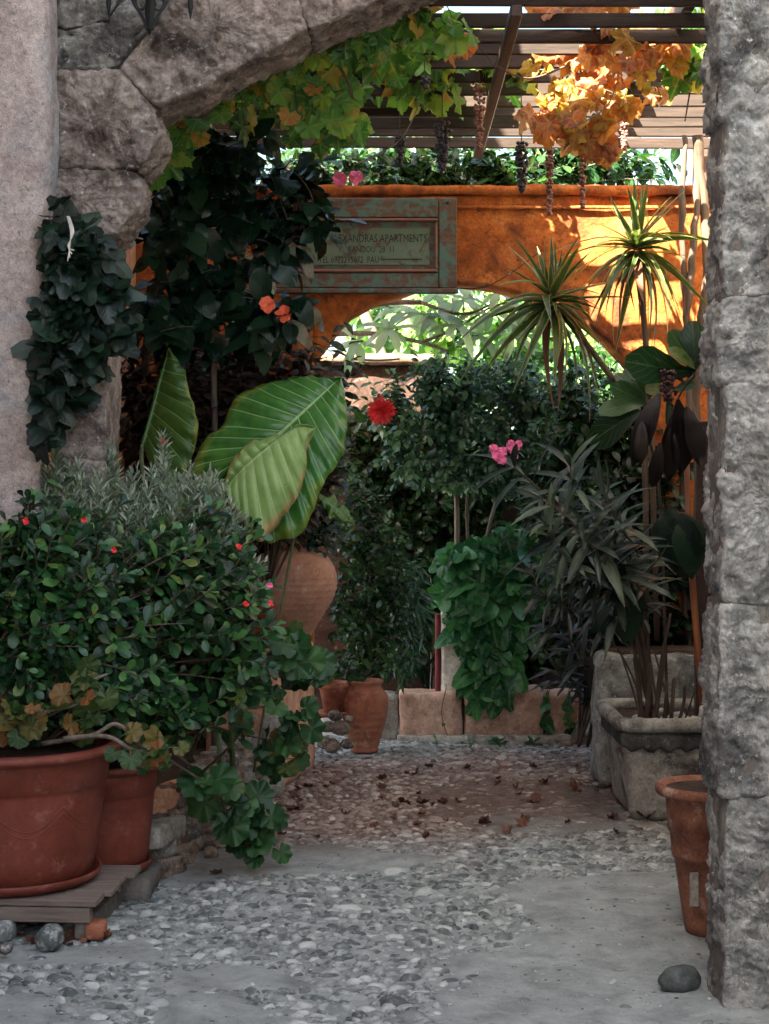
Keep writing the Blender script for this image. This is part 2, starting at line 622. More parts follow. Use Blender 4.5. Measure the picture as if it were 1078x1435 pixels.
def join_leaves(th, name, items, m, parent=None):
    """items [(kind, variant, Matrix)] as ONE part of kind stuff"""
    if not items: return None
    by = {}
    for kd, k, M in items: by.setdefault((kd, k), []).append(M)
    Vs, Fs, Us, Rs, off = [], [], [], [], 0
    for key, Ms in by.items():
        V, Fc, UV = LT[key]
        A = np.array([[list(r) for r in M] for M in Ms])
        Vh = np.einsum('nij,vj->nvi', A[:, :3, :3], V) + A[:, None, :3, 3]
        N, nv = len(Ms), len(V)
        Vs.append(Vh.reshape(-1, 3))
        Fs.append((Fc[None] + (np.arange(N) * nv)[:, None, None] + off).reshape(-1, 3))
        Us.append(np.tile(UV, (N, 1)))
        Rs.append(np.repeat(np.array([rng.random() for _ in range(N)]), nv))
        off += N * nv
    V = np.concatenate(Vs) - np.array(th.loc); Fc = np.concatenate(Fs); U = np.concatenate(Us); Rv = np.concatenate(Rs)
    me = bpy.data.meshes.new(name)
    me.vertices.add(len(V)); me.vertices.foreach_set('co', V.astype(np.float32).ravel())
    me.loops.add(len(Fc) * 3); me.loops.foreach_set('vertex_index', Fc.astype(np.int32).ravel())
    me.polygons.add(len(Fc)); me.polygons.foreach_set('loop_start', (np.arange(len(Fc)) * 3).astype(np.int32))
    me.polygons.foreach_set('use_smooth', np.ones(len(Fc), dtype=bool))
    me.update()
    lay = me.uv_layers.new(name='UVMap'); lay.data.foreach_set('uv', U[Fc.ravel()].astype(np.float32).ravel())
    at = me.attributes.new('rnd', 'FLOAT', 'POINT'); at.data.foreach_set('value', Rv.astype(np.float32))
    me.materials.append(m)
    o = link(name, me, (0, 0, 0), parent or th.o)
    o['kind'] = 'stuff'
    return o

def leaf_matrix(p, axis, nrm, size):
    a = axis.normalized()
    n = nrm - a * nrm.dot(a)
    if n.length < 1e-3: n = a.orthogonal()
    n.normalize()
    x = a.cross(n)
    M = Matrix(((x.x * size, a.x * size, n.x * size, p.x), (x.y * size, a.y * size, n.y * size, p.y), (x.z * size, a.z * size, n.z * size, p.z), (0, 0, 0, 1)))
    return M

def rv():
    return Vector((rng.gauss(0, 1), rng.gauss(0, 1), rng.gauss(0, 1)))

def leaves_along(pts, kind, size, spacing, L, alpha=60, up=Vector((0, -.35, 1)), droop=.25, whorl=1, jit=.25, sj=.42):
    """leaves spiralling up the last L metres of the shoot pts"""
    out = []
    tot = 0; seg = []
    for i in range(len(pts) - 1, 0, -1):
        d = (pts[i] - pts[i - 1]).length
        seg.append((tot, tot + d, pts[i], pts[i - 1])); tot += d
    s = 0.0; ph = rng.random() * 6.28
    while s < min(L, tot):
        for a, b, p, q in seg:
            if a <= s <= b:
                u = (s - a) / max(b - a, 1e-6); pos = p.lerp(q, u); t = (p - q).normalized(); break
        o = t.orthogonal().normalized(); o2 = t.cross(o)
        for w in range(whorl):
            phi = ph + w * 2 * math.pi / whorl
            rad = o * math.cos(phi) + o2 * math.sin(phi)
            al = R(alpha) * (.45 + .55 * min(1, s / max(.06, L * .25)))
            ax = t * math.cos(al) + rad * math.sin(al) + Vector((0, 0, -droop)) + rv() * jit * .5
            nr = up + t * .4 + rv() * jit * 1.25
            sz = size * (1 + rng.uniform(-sj, sj)) * (.65 + .35 * min(1, (s + .02) / .08))
            out.append((kind, rng.randrange(3), leaf_matrix(pos, ax, nr, sz)))
        ph += 2.4
        s += spacing * rng.uniform(.7, 1.3)
    return out

def blob_point(blobs):
    """random point in a list of pixel ellipses (px, py, rx, ry, Y, dY, weight)"""
    w = [b[6] if len(b) > 6 else b[2] * b[3] for b in blobs]
    b = rng.choices(blobs, w)[0]
    while True:
        u, v, k = rng.uniform(-1, 1), rng.uniform(-1, 1), rng.uniform(-1, 1)
        if u * u + v * v + k * k * .6 < 1: break
    return P(b[0] + u * b[2], b[1] + v * b[3], b[4] + k * b[5])

def put_leaves(th, items, m, nparts=200, stuff_name='foliage', part_name='leaf', parent=None, thin=None):
    """largest nearest leaves as parts, the rest as one stuff part"""
    def key(it):
        M = it[2]; return -(M.to_scale().y / max(.5, M.translation.y))
    items = [it for it in items if it[2].translation.z > .012]
    fr = [it for it in items]
    fr.sort(key=key)
    # prefer the ones at the front of the crown
    front = sorted(items, key=lambda it: it[2].translation.y - it[2].to_scale().y)
    sel = front[:nparts]; rest = front[nparts:]
    for kd, k, M in sel:
        th.piece(part_name, leaf_me(kd, k, m), M, parent)
    if rest:
        join_leaves(th, stuff_name, rest, m, parent)

def stems_part(th, polys, m, name='stem', k=5, kind=None, parent=None):
    parts = [tube(p, r, k) for p, r in polys]
    V, Fc = cat_mesh(parts)
    return th.part(name, V, Fc, m, True, parent, None, kind)

def shrub(name, label, cat, base, blobs, n, kind, size, spacing, L, m, mstem, nparts=150, r0=.006, up=Vector((0, -.35, 1)), alpha=60, droop=.2, whorl=1, trunk=None, group=None, arch=.5, jit=.3, starts=None, sag=0.0, leafname='leaf'):
    """branching plant: shoots from base (or from the ends of trunk) out to random points of the blobs, leaves on them"""
    base = Vector(base)
    th = Thing(name, base, label, cat, group)
    polys, items = [], []
    st = [Vector(s) for s in (starts or [base])]
    if trunk:
        for tr in trunk:
            pts = spline([Vector(p) for p in tr[0]], 5)
            rs = [tr[1] + (tr[2] - tr[1]) * i / (len(pts) - 1) for i in range(len(pts))]
            polys_t = [(pts, rs)]
            stems_part(th, polys_t, mstem, 'trunk', 8)
            st = st + pts[len(pts) // 2:]
        st = st[1:] if not starts else st
    for _ in range(n):
        tgt = blob_point(blobs)
        cand = sorted(st, key=lambda s: (s - tgt).length + max(0, s.z - tgt.z) * .5)
        s = cand[min(len(cand) - 1, int(abs(rng.gauss(0, 1.2))))]
        mid = s.lerp(tgt, .5) + Vector((rng.gauss(0, .04), rng.gauss(0, .04), arch * (tgt - s).length * .25)) 
        pts = bez(s, mid, tgt, 9)
        if sag:
            pts = [p - Vector((0, 0, sag * (i / 9) ** 2)) for i, p in enumerate(pts)]
        polys.append((pts, [r0 * (1 - .75 * i / 9) for i in range(10)]))
        items += leaves_along(pts, kind, size, spacing, L, alpha, up, droop, whorl, jit)
    stems_part(th, polys, mstem, 'stem', 4, 'stuff' if n > 12 else None)
    put_leaves(th, items, m, nparts, part_name=leafname)
    return th, items, polys
# ------------------------------------------------------------------ palette
def s2l(r, g_, b):
    f = lambda c: (c / 255 / 12.92) if c <= 10 else ((c / 255 + .055) / 1.055) ** 2.4
    return (f(r), f(g_), f(b))

M_STONE = mat_rough('weathered_limestone', [(.28, (.08, .075, .07)), (.45, (.22, .2, .185)), (.6, (.36, .33, .30)), (.8, (.58, .55, .51))], 7, (.60, .57, .54), 34, 1.0, .02, 70, stain=(.06, .05, .05), stain_scale=3.2, pits=.5)
M_STONE_RED = mat_rough('reddish_limestone', [(.28, (.09, .066, .058)), (.45, (.23, .172, .152)), (.6, (.38, .3, .265)), (.8, (.58, .5, .46))], 8, (.55, .47, .43), 40, 1.0, .02, 75, stain=(.05, .034, .03), stain_scale=3.0, pits=.5)
M_PLASTER = mat_rough('rough_pink_plaster', [(.3, (.36, .265, .245)), (.6, (.54, .42, .385)), (.8, (.62, .51, .475))], 5, (.14, .11, .10), 60, 1.0, .014, 150, stain=(.36, .36, .35), stain_scale=1.4)
M_MORTAR = mat_rough('mortar', [(.3, (.1, .085, .075)), (.7, (.22, .19, .17))], 9, None, 30, .8, .01, 80)
M_PIERRIGHT = mat_rough('grey_hewn_stone', [(.27, (.09, .085, .083)), (.42, (.26, .25, .24)), (.58, (.45, .43, .41)), (.78, (.66, .64, .61))], 11, (.75, .73, .7), 45, 1.0, .018, 85, stain=(.10, .095, .095), stain_scale=2.6, pits=.6)
M_ORANGE = mat_rough('orange_lime_plaster', [(.3, (.26, .06, .018)), (.48, (.46, .115, .028)), (.7, (.6, .19, .06))], 5, (.16, .045, .02), 18, .9, .015, 55, stain=(.17, .045, .02), stain_scale=2.6)
M_SALMON = mat_rough('salmon_plaster', [(.25, (.45, .2, .12)), (.5, (.62, .31, .2)), (.75, (.7, .4, .28))], 5, (.35, .16, .1), 30, .5, .01, 60)
M_BROWNWALL = mat_rough('old_brown_wall', [(.3, (.035, .018, .015)), (.6, (.075, .04, .032)), (.8, (.14, .085, .07))], 6, (.2, .15, .12), 26, .7, .01, 50)
M_TOPLEDGE = mat_rough('stained_ledge', [(.3, (.12, .07, .05)), (.7, (.3, .2, .15))], 5, (.35, .28, .24), 20, .4, .01, 50)
M_CREAM = mat_rough('cream_wall', [(.3, (.5, .42, .36)), (.7, (.7, .62, .55))], 5, (.35, .28, .24), 20, .4, .01, 50)
M_PALE = mat_rough('pale_house_wall', [(.3, (.3, .26, .23)), (.7, (.42, .38, .35))], 3, (.5, .45, .4), 20, .4, .01, 50)
M_TERRA = mat_rough('terracotta', [(.3, (.24, .075, .042)), (.5, (.36, .125, .07)), (.7, (.46, .2, .13)), (.85, (.5, .32, .24))], 6, (.5, .28, .2), 14, .25, .004, 80, rough=.75, stain=(.24, .07, .045), stain_scale=6, grain=.5)
M_REDPLASTIC = mat_rough('red_brown_planter_plastic', [(.3, (.12, .026, .016)), (.5, (.18, .042, .027)), (.7, (.23, .06, .042)), (.85, (.29, .11, .08))], 5, (.27, .10, .08), 10, .12, .003, 90, rough=.5, grain=.35)
M_LEDGE = mat_rough('pink_render_block', [(.3, (.36, .2, .15)), (.55, (.55, .34, .26)), (.8, (.68, .5, .41))], 7, (.25, .15, .11), 26, .6, .01, 60, stain=(.3, .17, .12), stain_scale=3)
M_CONC = mat_rough('dirty_concrete', [(.3, (.2, .175, .155)), (.5, (.36, .32, .285)), (.75, (.5, .46, .42))], 8, (.5, .47, .43), 30, .7, .01, 70, stain=(.09, .08, .07), stain_scale=4)
M_CONCDARK = mat_rough('dark_concrete', [(.3, (.035, .035, .032)), (.55, (.08, .08, .073)), (.8, (.15, .15, .14))], 8, (.2, .2, .18), 30, .6, .008, 70)
M_RUBBLE = mat_rough('rubble_stone', [(.28, (.10, .065, .05)), (.5, (.27, .19, .15)), (.75, (.46, .37, .31))], 16, (.6, .54, .48), 50, .9, .015, 110, stain=(.09, .07, .06), stain_scale=8)
M_ROOFTILE = mat_plain('broken_tile', (.42, .16, .09), .8, .3, 20, .4)
M_PERG = mat_wood('brown_slat_wood', [(.3, (.014, .007, .005)), (.6, (.038, .019, .015)), (.85, (.08, .045, .035))], 'X', 4, .85, (.12, .08, .06), -1.6)
M_PERGY = mat_wood('brown_beam_wood', [(.3, (.04, .018, .014)), (.6, (.08, .038, .028)), (.85, (.14, .08, .06))], 'Y', 4, .6)
M_PALLET = mat_wood('grey_pallet_wood', [(.3, (.11, .075, .062)), (.6, (.22, .165, .14)), (.85, (.33, .27, .235))], 'X', 3, .85)
M_SIGN = mat_wood('painted_door_wood', [(.3, (.075, .032, .024)), (.6, (.15, .07, .052)), (.85, (.22, .12, .09))], 'X', 3, .7, (.085, .15, .135), .55)
M_SIGNP = mat_wood('painted_panel_wood', [(.3, (.07, .04, .03)), (.6, (.12, .08, .06)), (.85, (.2, .14, .1))], 'X', 3, .7, (.13, .17, .13), 1.3)
M_BARK = mat_wood('grey_bark', [(.3, (.09, .06, .045)), (.6, (.2, .15, .12)), (.85, (.36, .3, .25))], 'Z', 3, .9)
M_STEM = mat_wood('brown_stem', [(.3, (.05, .03, .022)), (.6, (.12, .075, .055)), (.85, (.2, .14, .1))], 'Z', 3, .9)
M_STEMG = mat_plain('green_stem', (.10, .12, .05), .6, .4, 14, .1)
M_CANE = mat_wood('orange_cane', [(.3, (.28, .08, .03)), (.7, (.5, .17, .07))], 'Z', 2, .5)
M_IRON = mat_plain('black_iron', (.0035, .0035, .004), .75, .3, 30, .3)
M_PINK = mat_plain('pink_petal', (.75, .12, .27), .6, .3, 60, 0)
M_RED = mat_plain('red_petal', (.75, .02, .03), .55, .3, 60, 0)
M_ORFL = mat_plain('orange_red_petal', (.85, .12, .05), .6, .25, 60, 0)
M_GRAPE = mat_plain('dark_grape', (.03, .018, .03), .45, .6, 60, 0)
M_RAISIN = mat_plain('dried_grape', (.2, .08, .06), .6, .6, 60, 0)
M_SOIL = mat_rough('soil', [(.3, (.03, .018, .013)), (.7, (.09, .055, .04))], 14, (.18, .12, .09), 40, .9, .01, 90)
M_INK = mat_plain('black_paint', (.015, .013, .012), .7, .3, 60, 0)
M_WHITESTONE = mat_rough('white_pebble', [(.3, (.38, .36, .33)), (.7, (.6, .57, .53))], 20, None, 40, .5, .005, 90)
M_PEB = None

L_EUPH = mat_leaf('euphorbia_leaf', [(0, (.007, .026, .010)), (.4, (.02, .075, .026)), (.75, (.06, .18, .055)), (.95, (.14, .32, .08)), (1, (.3, .34, .09))], .4, .25, vstr=.25, vein=(.12, .26, .12), nveins=0, vmode='mid')
L_GREYG = mat_leaf('greygreen_leaf', [(0, (.10, .12, .085)), (.6, (.2, .23, .17)), (1, (.38, .42, .32))], .6, .2, vmode='mid', vstr=.2, bump=0, dark=1.0)
L_GERAN = mat_leaf('geranium_leaf', [(0, (.018, .06, .022)), (.5, (.035, .11, .035)), (.9, (.075, .19, .05)), (1, (.3, .17, .04))], .5, .25, vmode='palmate', vstr=.28, vein=(.12, .22, .09))
L_GERDRY = mat_leaf('geranium_turning_leaf', [(0, (.04, .1, .03)), (.4, (.1, .16, .04)), (.75, (.28, .16, .04)), (1, (.4, .13, .04))], .55, .25, vmode='palmate', vstr=.3)
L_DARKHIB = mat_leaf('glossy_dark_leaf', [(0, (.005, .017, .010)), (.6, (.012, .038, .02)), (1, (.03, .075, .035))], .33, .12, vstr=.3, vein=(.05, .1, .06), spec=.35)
L_PURPLE = mat_leaf('purple_leaf', [(0, (.035, .018, .016)), (.6, (.075, .038, .034)), (1, (.12, .075, .06))], .45, .15, vmode='mid', vstr=.2)
L_IVY = mat_leaf('dark_ivy_leaf', [(0, (.003, .010, .006)), (.75, (.008, .024, .013)), (1, (.03, .07, .035))], .42, .08, vmode='palmate', vstr=.3, vein=(.04, .08, .05), spec=.35)
L_HEART = mat_leaf('bright_heart_leaf', [(0, (.015, .08, .03)), (.5, (.045, .2, .07)), (1, (.12, .38, .12))], .4, .25, vstr=.6, vein=(.2, .4, .16), nveins=6)
L_FICUS = mat_leaf('ficus_leaf', [(0, (.015, .05, .032)), (.5, (.05, .14, .08)), (1, (.2, .36, .2))], .3, .25, vmode='mid', vstr=.2, bump=0, spec=.55)
L_CITRUS = mat_leaf('citrus_leaf', [(0, (.012, .035, .015)), (.6, (.025, .075, .025)), (1, (.06, .14, .04))], .35, .3, vmode='mid', vstr=.25, bump=0)
L_FAR = mat_leaf('garden_leaf', [(0, (.05, .13, .05)), (.5, (.12, .25, .08)), (1, (.26, .4, .14))], .4, .45, vmode='mid', vstr=.2, bump=0, dark=1.0)
L_LOQ = mat_leaf('loquat_leaf', [(0, (.16, .24, .17)), (.5, (.27, .36, .27)), (1, (.42, .5, .38))], .45, .4, vstr=.35, vein=(.5, .58, .45), nveins=8, dark=1.0)
L_OLE = mat_leaf('oleander_leaf', [(0, (.02, .032, .024)), (.6, (.06, .085, .06)), (1, (.16, .2, .13))], .4, .15, vmode='mid', vstr=.45, vein=(.2, .23, .17))
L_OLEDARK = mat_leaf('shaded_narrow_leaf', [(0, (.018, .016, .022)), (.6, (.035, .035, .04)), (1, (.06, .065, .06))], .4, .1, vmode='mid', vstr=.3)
L_DRAC = mat_leaf('dracaena_leaf', [(0, (.035, .075, .02)), (.5, (.07, .13, .035)), (1, (.12, .17, .05))], .4, .2, vmode='mid', vstr=.3, vein=(.2, .24, .08), edge=((.42, .36, .17), -5.3))
L_BIGR = mat_leaf('paddle_leaf', [(0, (.010, .035, .014)), (.6, (.025, .08, .027)), (.85, (.06, .14, .04)), (1, (.3, .36, .10))], .35, .25, vstr=.3, nveins=7)
L_DEAD = mat_leaf('withered_leaf', [(0, (.006, .003, .003)), (.7, (.014, .006, .006)), (1, (.035, .018, .013))], .5, .12, vstr=.3, vein=(.08, .05, .03))
L_GRG = mat_leaf('green_grape_leaf', [(0, (.035, .11, .03)), (.35, (.07, .19, .045)), (.65, (.15, .29, .05)), (.85, (.33, .34, .06)), (1, (.45, .17, .05))], .5, .45, vmode='palmate', vstr=.35, vein=(.3, .42, .14), patch=(.42, .17, .05), patch_amt=.25, dark=1.05)
L_GRO = mat_leaf('orange_grape_leaf', [(0, (.22, .22, .05)), (.2, (.36, .2, .05)), (.5, (.42, .13, .045)), (.8, (.3, .075, .035)), (1, (.42, .27, .17))], .6, .45, vmode='palmate', vstr=.3, vein=(.5, .33, .13), patch=(.17, .05, .03), patch_amt=.9, tr_gain=1.7, dark=1.1)
L_BROWN = mat_leaf('fallen_leaf', [(0, (.10, .035, .022)), (.5, (.2, .07, .04)), (1, (.36, .15, .09))], .7, .1, vmode='palmate', vstr=.2, vein=(.1, .04, .03))

# ------------------------------------------------------------------ ground
def inpoly(x, y, poly):
    c = False
    for i in range(len(poly)):
        (x1, y1), (x2, y2) = poly[i], poly[i - 1]
        if (y1 > y) != (y2 > y) and x < (x2 - x1) * (y - y1) / (y2 - y1) + x1: c = not c
    return c
CEM = [[(600, 1460), (640, 1345), (770, 1310), (690, 1250), (760, 1226), (1100, 1222), (1100, 1460)],
       [(225, 1200), (330, 1178), (560, 1190), (640, 1203), (520, 1222), (300, 1228), (230, 1240)],
       [(170, 1392), (300, 1352), (420, 1360), (455, 1385), (300, 1396)],
       [(-200, 1330), (210, 1318), (240, 1345), (60, 1352), (-200, 1372)],
       [(590, 1105), (720, 1092), (890, 1110), (890, 1160), (700, 1168), (600, 1140)],
       [(250, 1400), (330, 1398), (420, 1440), (200, 1460)], [(-200, 1400), (60, 1405), (150, 1460), (-200, 1460)]]
CEMW = [[((a - HX) / F * (F * CAMZ / (b - HY)), F * CAMZ / (b - HY)) for a, b in p] for p in CEM]
def cem(x, y):
    w = noise.noise(Vector((x * 5, y * 5, 3))) * .09; w2 = noise.noise(Vector((x * 5, y * 5, 9))) * .16
    return any(inpoly(x + w, y + w2, p) for p in CEMW)
def gz(x, y):
    v = Vector((x, y, 0))
    return noise.fractal(v * 1.3, 1, 2, 3) * .018 + noise.fractal(v * 9, .9, 2, 4) * .006

def axis_coords(lo, hi, step, far):
    a = []
    v = lo
    while v <= hi: a.append(v); v += step
    out, d, v = [], step, lo
    while v > -far: d *= 1.6; v -= d; out.append(v)
    out2, d, v = [], step, a[-1]
    while v < far: d *= 1.6; v += d; out2.append(v)
    return out[::-1] + a + out2
xs = axis_coords(-1.9, 2.1, .022, 80)
ys = axis_coords(4.2, 10.4, .026, 90)
V, Fc = [], []
for y in ys:
    for x in xs:
        z = gz(x, y)
        if -1.9 < x < 2.1 and 4.2 < y < 10.4:
            z += noise.fractal(Vector((x * 30, y * 30, 5)), .9, 2, 3) * .0035 + (.004 if cem(x, y) else -.003)
        V.append((x, y, z if abs(x) < 6 and y < 14 else 0))
nx = len(xs)
for j in range(len(ys) - 1):
    for i in range(nx - 1):
        a = j * nx + i
        Fc.append((a, a + 1, a + nx + 1, a + nx))

def mat_ground():
    t = NT('cement_grey_to_red')
    v = t.coord()
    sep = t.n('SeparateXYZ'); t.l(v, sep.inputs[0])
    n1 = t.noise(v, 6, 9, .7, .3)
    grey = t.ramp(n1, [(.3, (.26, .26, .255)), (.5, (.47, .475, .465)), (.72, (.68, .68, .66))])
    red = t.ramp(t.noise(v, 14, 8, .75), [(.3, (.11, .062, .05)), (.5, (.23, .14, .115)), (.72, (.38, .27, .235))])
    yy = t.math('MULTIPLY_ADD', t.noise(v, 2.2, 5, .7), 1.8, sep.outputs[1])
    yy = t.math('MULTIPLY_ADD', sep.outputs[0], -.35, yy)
    f = t.math('MULTIPLY', t.math('MULTIPLY_ADD', yy, 1.1, -8.0, True), t.math('MULTIPLY_ADD', yy, -1.3, 13.6, True))  # red tone fades in and out over a middle stretch of depth
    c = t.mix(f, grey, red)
    dk = t.math('MULTIPLY_ADD', t.noise(v, 26, 6, .8), 7.0, -4.1, True)
    c = t.mix(t.math('MULTIPLY', dk, .7), c, (.07, .062, .056))
    t.l(c, t.b.inputs['Base Color'])
    t.b.inputs['Roughness'].default_value = .9
    h = t.math('MULTIPLY_ADD', t.noise(v, 150, 6, .8), .5, t.noise(v, 38, 8, .75))
    t.l(t.bump(h, 1.0, .02), t.b.inputs['Normal'])
    return t.m
def mat_pebble():
    t = NT('river_pebble')
    geo = t.n('NewGeometry').outputs['Position']
    at = t.n('Attribute', attribute_name='rnd'); oi = t.n('ObjectInfo')
    r = t.math('FRACT', t.math('ADD', at.outputs['Fac'], oi.outputs['Random']))
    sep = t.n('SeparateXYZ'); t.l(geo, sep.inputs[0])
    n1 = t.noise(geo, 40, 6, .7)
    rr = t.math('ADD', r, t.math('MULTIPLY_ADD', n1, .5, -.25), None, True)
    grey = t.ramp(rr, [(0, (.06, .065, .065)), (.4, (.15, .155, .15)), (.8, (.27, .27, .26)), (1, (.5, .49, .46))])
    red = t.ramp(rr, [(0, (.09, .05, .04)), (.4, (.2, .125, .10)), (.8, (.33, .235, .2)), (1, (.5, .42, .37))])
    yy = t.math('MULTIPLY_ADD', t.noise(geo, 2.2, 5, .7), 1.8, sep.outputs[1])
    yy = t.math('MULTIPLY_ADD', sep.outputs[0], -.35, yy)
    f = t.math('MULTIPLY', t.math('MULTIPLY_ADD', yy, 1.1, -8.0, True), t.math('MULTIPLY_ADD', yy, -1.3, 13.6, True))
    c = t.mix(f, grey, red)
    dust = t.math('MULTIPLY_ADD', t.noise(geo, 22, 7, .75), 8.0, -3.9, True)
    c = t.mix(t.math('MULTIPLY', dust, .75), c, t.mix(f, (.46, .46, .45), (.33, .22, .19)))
    t.l(c, t.b.inputs['Base Color'])
    t.b.inputs['Roughness'].default_value = .62
    t.l(t.bump(t.noise(geo, 120, 6, .7), .5, .006), t.b.inputs['Normal'])
    return t.m
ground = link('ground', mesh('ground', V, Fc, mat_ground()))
ground['kind'] = 'structure'
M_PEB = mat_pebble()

def pebble_mesh(seed, sub=2):
    import bmesh
    bm = bmesh.new()
    bmesh.ops.create_icosphere(bm, subdivisions=sub, radius=1)
    V = []
    for v in bm.verts:
        w = v.co + Vector((seed * 5.3, 0, 0))
        k = 1 + noise.noise(w * .9) * .28 + noise.noise(w * 2.4) * .08
        V.append(v.co * k)
    Fc = [tuple(x.index for x in f.verts) for f in bm.faces]
    bm.free()
    return [tuple(v) for v in V], Fc
PEBHI = [pebble_mesh(k, 3) for k in range(6)]
PEBLO = [pebble_mesh(k, 2) for k in range(4)]
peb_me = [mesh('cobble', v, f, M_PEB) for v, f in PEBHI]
spots = []
y = 4.35
row = 0
while y < 10.0:
    k = 1.0 if y < 6.6 else .9
    x = -1.6 + (row % 2) * .03
    while x < 1.95:
        px = HX + x / y * F
        ce = cem(x, y)
        if -80 < px < 1120 and (not ce or (y > 6.9 and rng.random() < .35) or rng.random() < .03) and not (x > 1.0 and y < 5.0):
            if rng.random() < (.93 if y < 8 else .8):
                s = rng.uniform(.65, 1.2) * k * (1 if rng.random() > .05 else 1.7)
                spots.append((x + rng.uniform(-.018, .018), y + rng.uniform(-.014, .014), s))
        x += .050 * k * rng.uniform(.8, 1.2)
    y += .031 * k * rng.uniform(.85, 1.2); row += 1
spots.sort(key=lambda q: q[1])
def peb_M(q):
    x, y, s = q
    a = rng.gauss(0, .35) + noise.noise(Vector((x * 1.5, y * 1.5, 0))) * 1.2
    z = gz(x, y) - .0088 * s + rng.uniform(-.005, .003)
    return Matrix.Translation((x, y, z)) @ Matrix.Rotation(a, 4, 'Z') @ Matrix.Rotation(rng.gauss(-.25, .22), 4, 'X') @ Matrix.Diagonal((.029 * s * rng.uniform(.75, 1.3), .0175 * s * rng.uniform(.8, 1.2), .017 * s * rng.uniform(.8, 1.3), 1))
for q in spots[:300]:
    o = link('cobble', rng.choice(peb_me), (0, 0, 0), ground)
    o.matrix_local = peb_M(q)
Vs, Fs, Rs, off = [], [], [], 0
lo = [(np.array(v), np.array(f)) for v, f in PEBLO]
hi = [(np.array(v), np.array(f)) for v, f in PEBHI]
for q in spots[300:]:
    v, f = rng.choice(lo)
    M = np.array(peb_M(q))
    Vs.append(v @ M[:3, :3].T + M[:3, 3]); Fs.append(f + off); Rs.append(np.full(len(v), rng.random())); off += len(v)
def np_mesh(name, Vs, Fs, Rs, m):
    V = np.concatenate(Vs); Fc = np.concatenate(Fs)
    me = bpy.data.meshes.new(name)
    me.vertices.add(len(V)); me.vertices.foreach_set('co', V.astype(np.float32).ravel())
    me.loops.add(len(Fc) * 3); me.loops.foreach_set('vertex_index', Fc.astype(np.int32).ravel())
    me.polygons.add(len(Fc)); me.polygons.foreach_set('loop_start', (np.arange(len(Fc)) * 3).astype(np.int32))
    me.polygons.foreach_set('use_smooth', np.ones(len(Fc), dtype=bool)); me.update()
    at = me.attributes.new('rnd', 'FLOAT', 'POINT'); at.data.foreach_set('value', np.concatenate(Rs).astype(np.float32))
    me.materials.append(m)
    return me
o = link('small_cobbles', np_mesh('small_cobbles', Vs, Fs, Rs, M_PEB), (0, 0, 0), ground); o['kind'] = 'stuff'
# grit and crumbs lying between the stones
Vs, Fs, Rs, off = [], [], [], 0
for _ in range(2600):
    yy = rng.uniform(4.4, 9.7); xx = rng.uniform(-.3, .24) * yy
    v, f = lo[rng.randrange(4)]
    v, f = (np.array(PEBLO[0][0]), np.array(PEBLO[0][1])) if False else (v, f)
    s = rng.uniform(.002, .006)
    Vs.append(v * s * np.array([1.3, 1, .7]) + np.array([xx, yy, gz(xx, yy) + .004])); Fs.append(f + off); Rs.append(np.full(len(v), rng.random())); off += len(v)
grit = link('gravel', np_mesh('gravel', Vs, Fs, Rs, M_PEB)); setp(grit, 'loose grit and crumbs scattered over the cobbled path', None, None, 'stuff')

# ------------------------------------------------------------------ houses that close the alley on both sides
def plain_house(name, label, x0, x1, y0, y1, h, m):
    th = Thing(name, ((x0 + x1) / 2, (y0 + y1) / 2, 0), label, 'house')
    th.part('wall', *box(x0, x1, y0, y1, -.3, h, .02), m, False)
    th.part('roof', *box(x0 - .1, x1 + .1, y0 - .1, y1 + .1, h + .002, h + .14, .02), M_ROOFTILE, False)
plain_house('house', 'tall plastered house shading the alley on the side of the red planters', -6.5, -1.75, 2.52, 5.82, 7.1, M_PLASTER)
plain_house('house', 'plastered house behind the dark climbing plant beside the alley', -6.0, -1.4, 6.42, 7.6, 7.0, M_SALMON)
plain_house('house', 'pale house wall behind the grey stone pier', 1.98, 6.0, 4.9, 9.4, 5.6, M_PALE)  # height raised to cut sky light over the alley
plain_house('house', 'unseen taller block of the plastered house, added to keep sun off the stone pier', -6.5, -1.78, -7.0, 2.5, 10.5, M_PLASTER)  # unseen block, added this tall so no sun reaches the pier
plain_house('house', 'unseen stone house on the pier side behind the viewer, added to cut sky light', 2.6, 6.0, -7.0, 4.6, 3.2, M_STONE)  # unseen, added to hold back sky light from the pier side
plain_house('house', 'unseen plastered house across the street behind the viewer, added to cut sky light', -6.5, 6.0, -26.0, -20.0, 6.0, M_PLASTER)  # unseen, added to hold back sky light from behind the camera

gw = Thing('garden_wall', (-1.6, 8.2, 0), 'salmon garden wall joining the shaded house to the orange wall', 'wall')
gw.part('wall_body', *box(-1.9, -1.39, 7.61, 8.79, -.1, 3.2, .01), M_SALMON, False)
# left plaster wall end
th = Thing('plaster_wall', (-1.9, 5.95, 0), 'rough pinkish plaster wall end behind the large red planter', 'wall')
V, Fc = [], []
rows = 150
prof = [(-3.0, 5.86), (-2.2, 5.86), (-1.9, 5.86)] + [(-1.9 + .01 * k, 5.86) for k in range(1, 52)]
e = -1.33
prof = [(e - 1.3, 5.86), (e - .7, 5.86)] + [(e - .5 + .012 * k, 5.86) for k in range(36)]
for k in range(9):
    a = k / 8 * math.pi / 2
    prof.append((e - .07 + .07 * math.sin(a), 5.86 + .07 - .07 * math.cos(a)))
prof += [(e, 5.95 + .02 * k) for k in range(5)]
for j in range(rows + 1):
    z = -.1 + j / rows * 4.2
    lean = .022 * z
    for x, yv in prof:
        w = Vector((x, yv, z))
        d = noise.fractal(w * 7, 1, 2, 5) * .009 + noise.noise(w * 1.6) * .02
        V.append((x + lean + (d if x > e - .03 else 0), yv - (d if yv < 5.9 else 0), z))
n = len(prof)
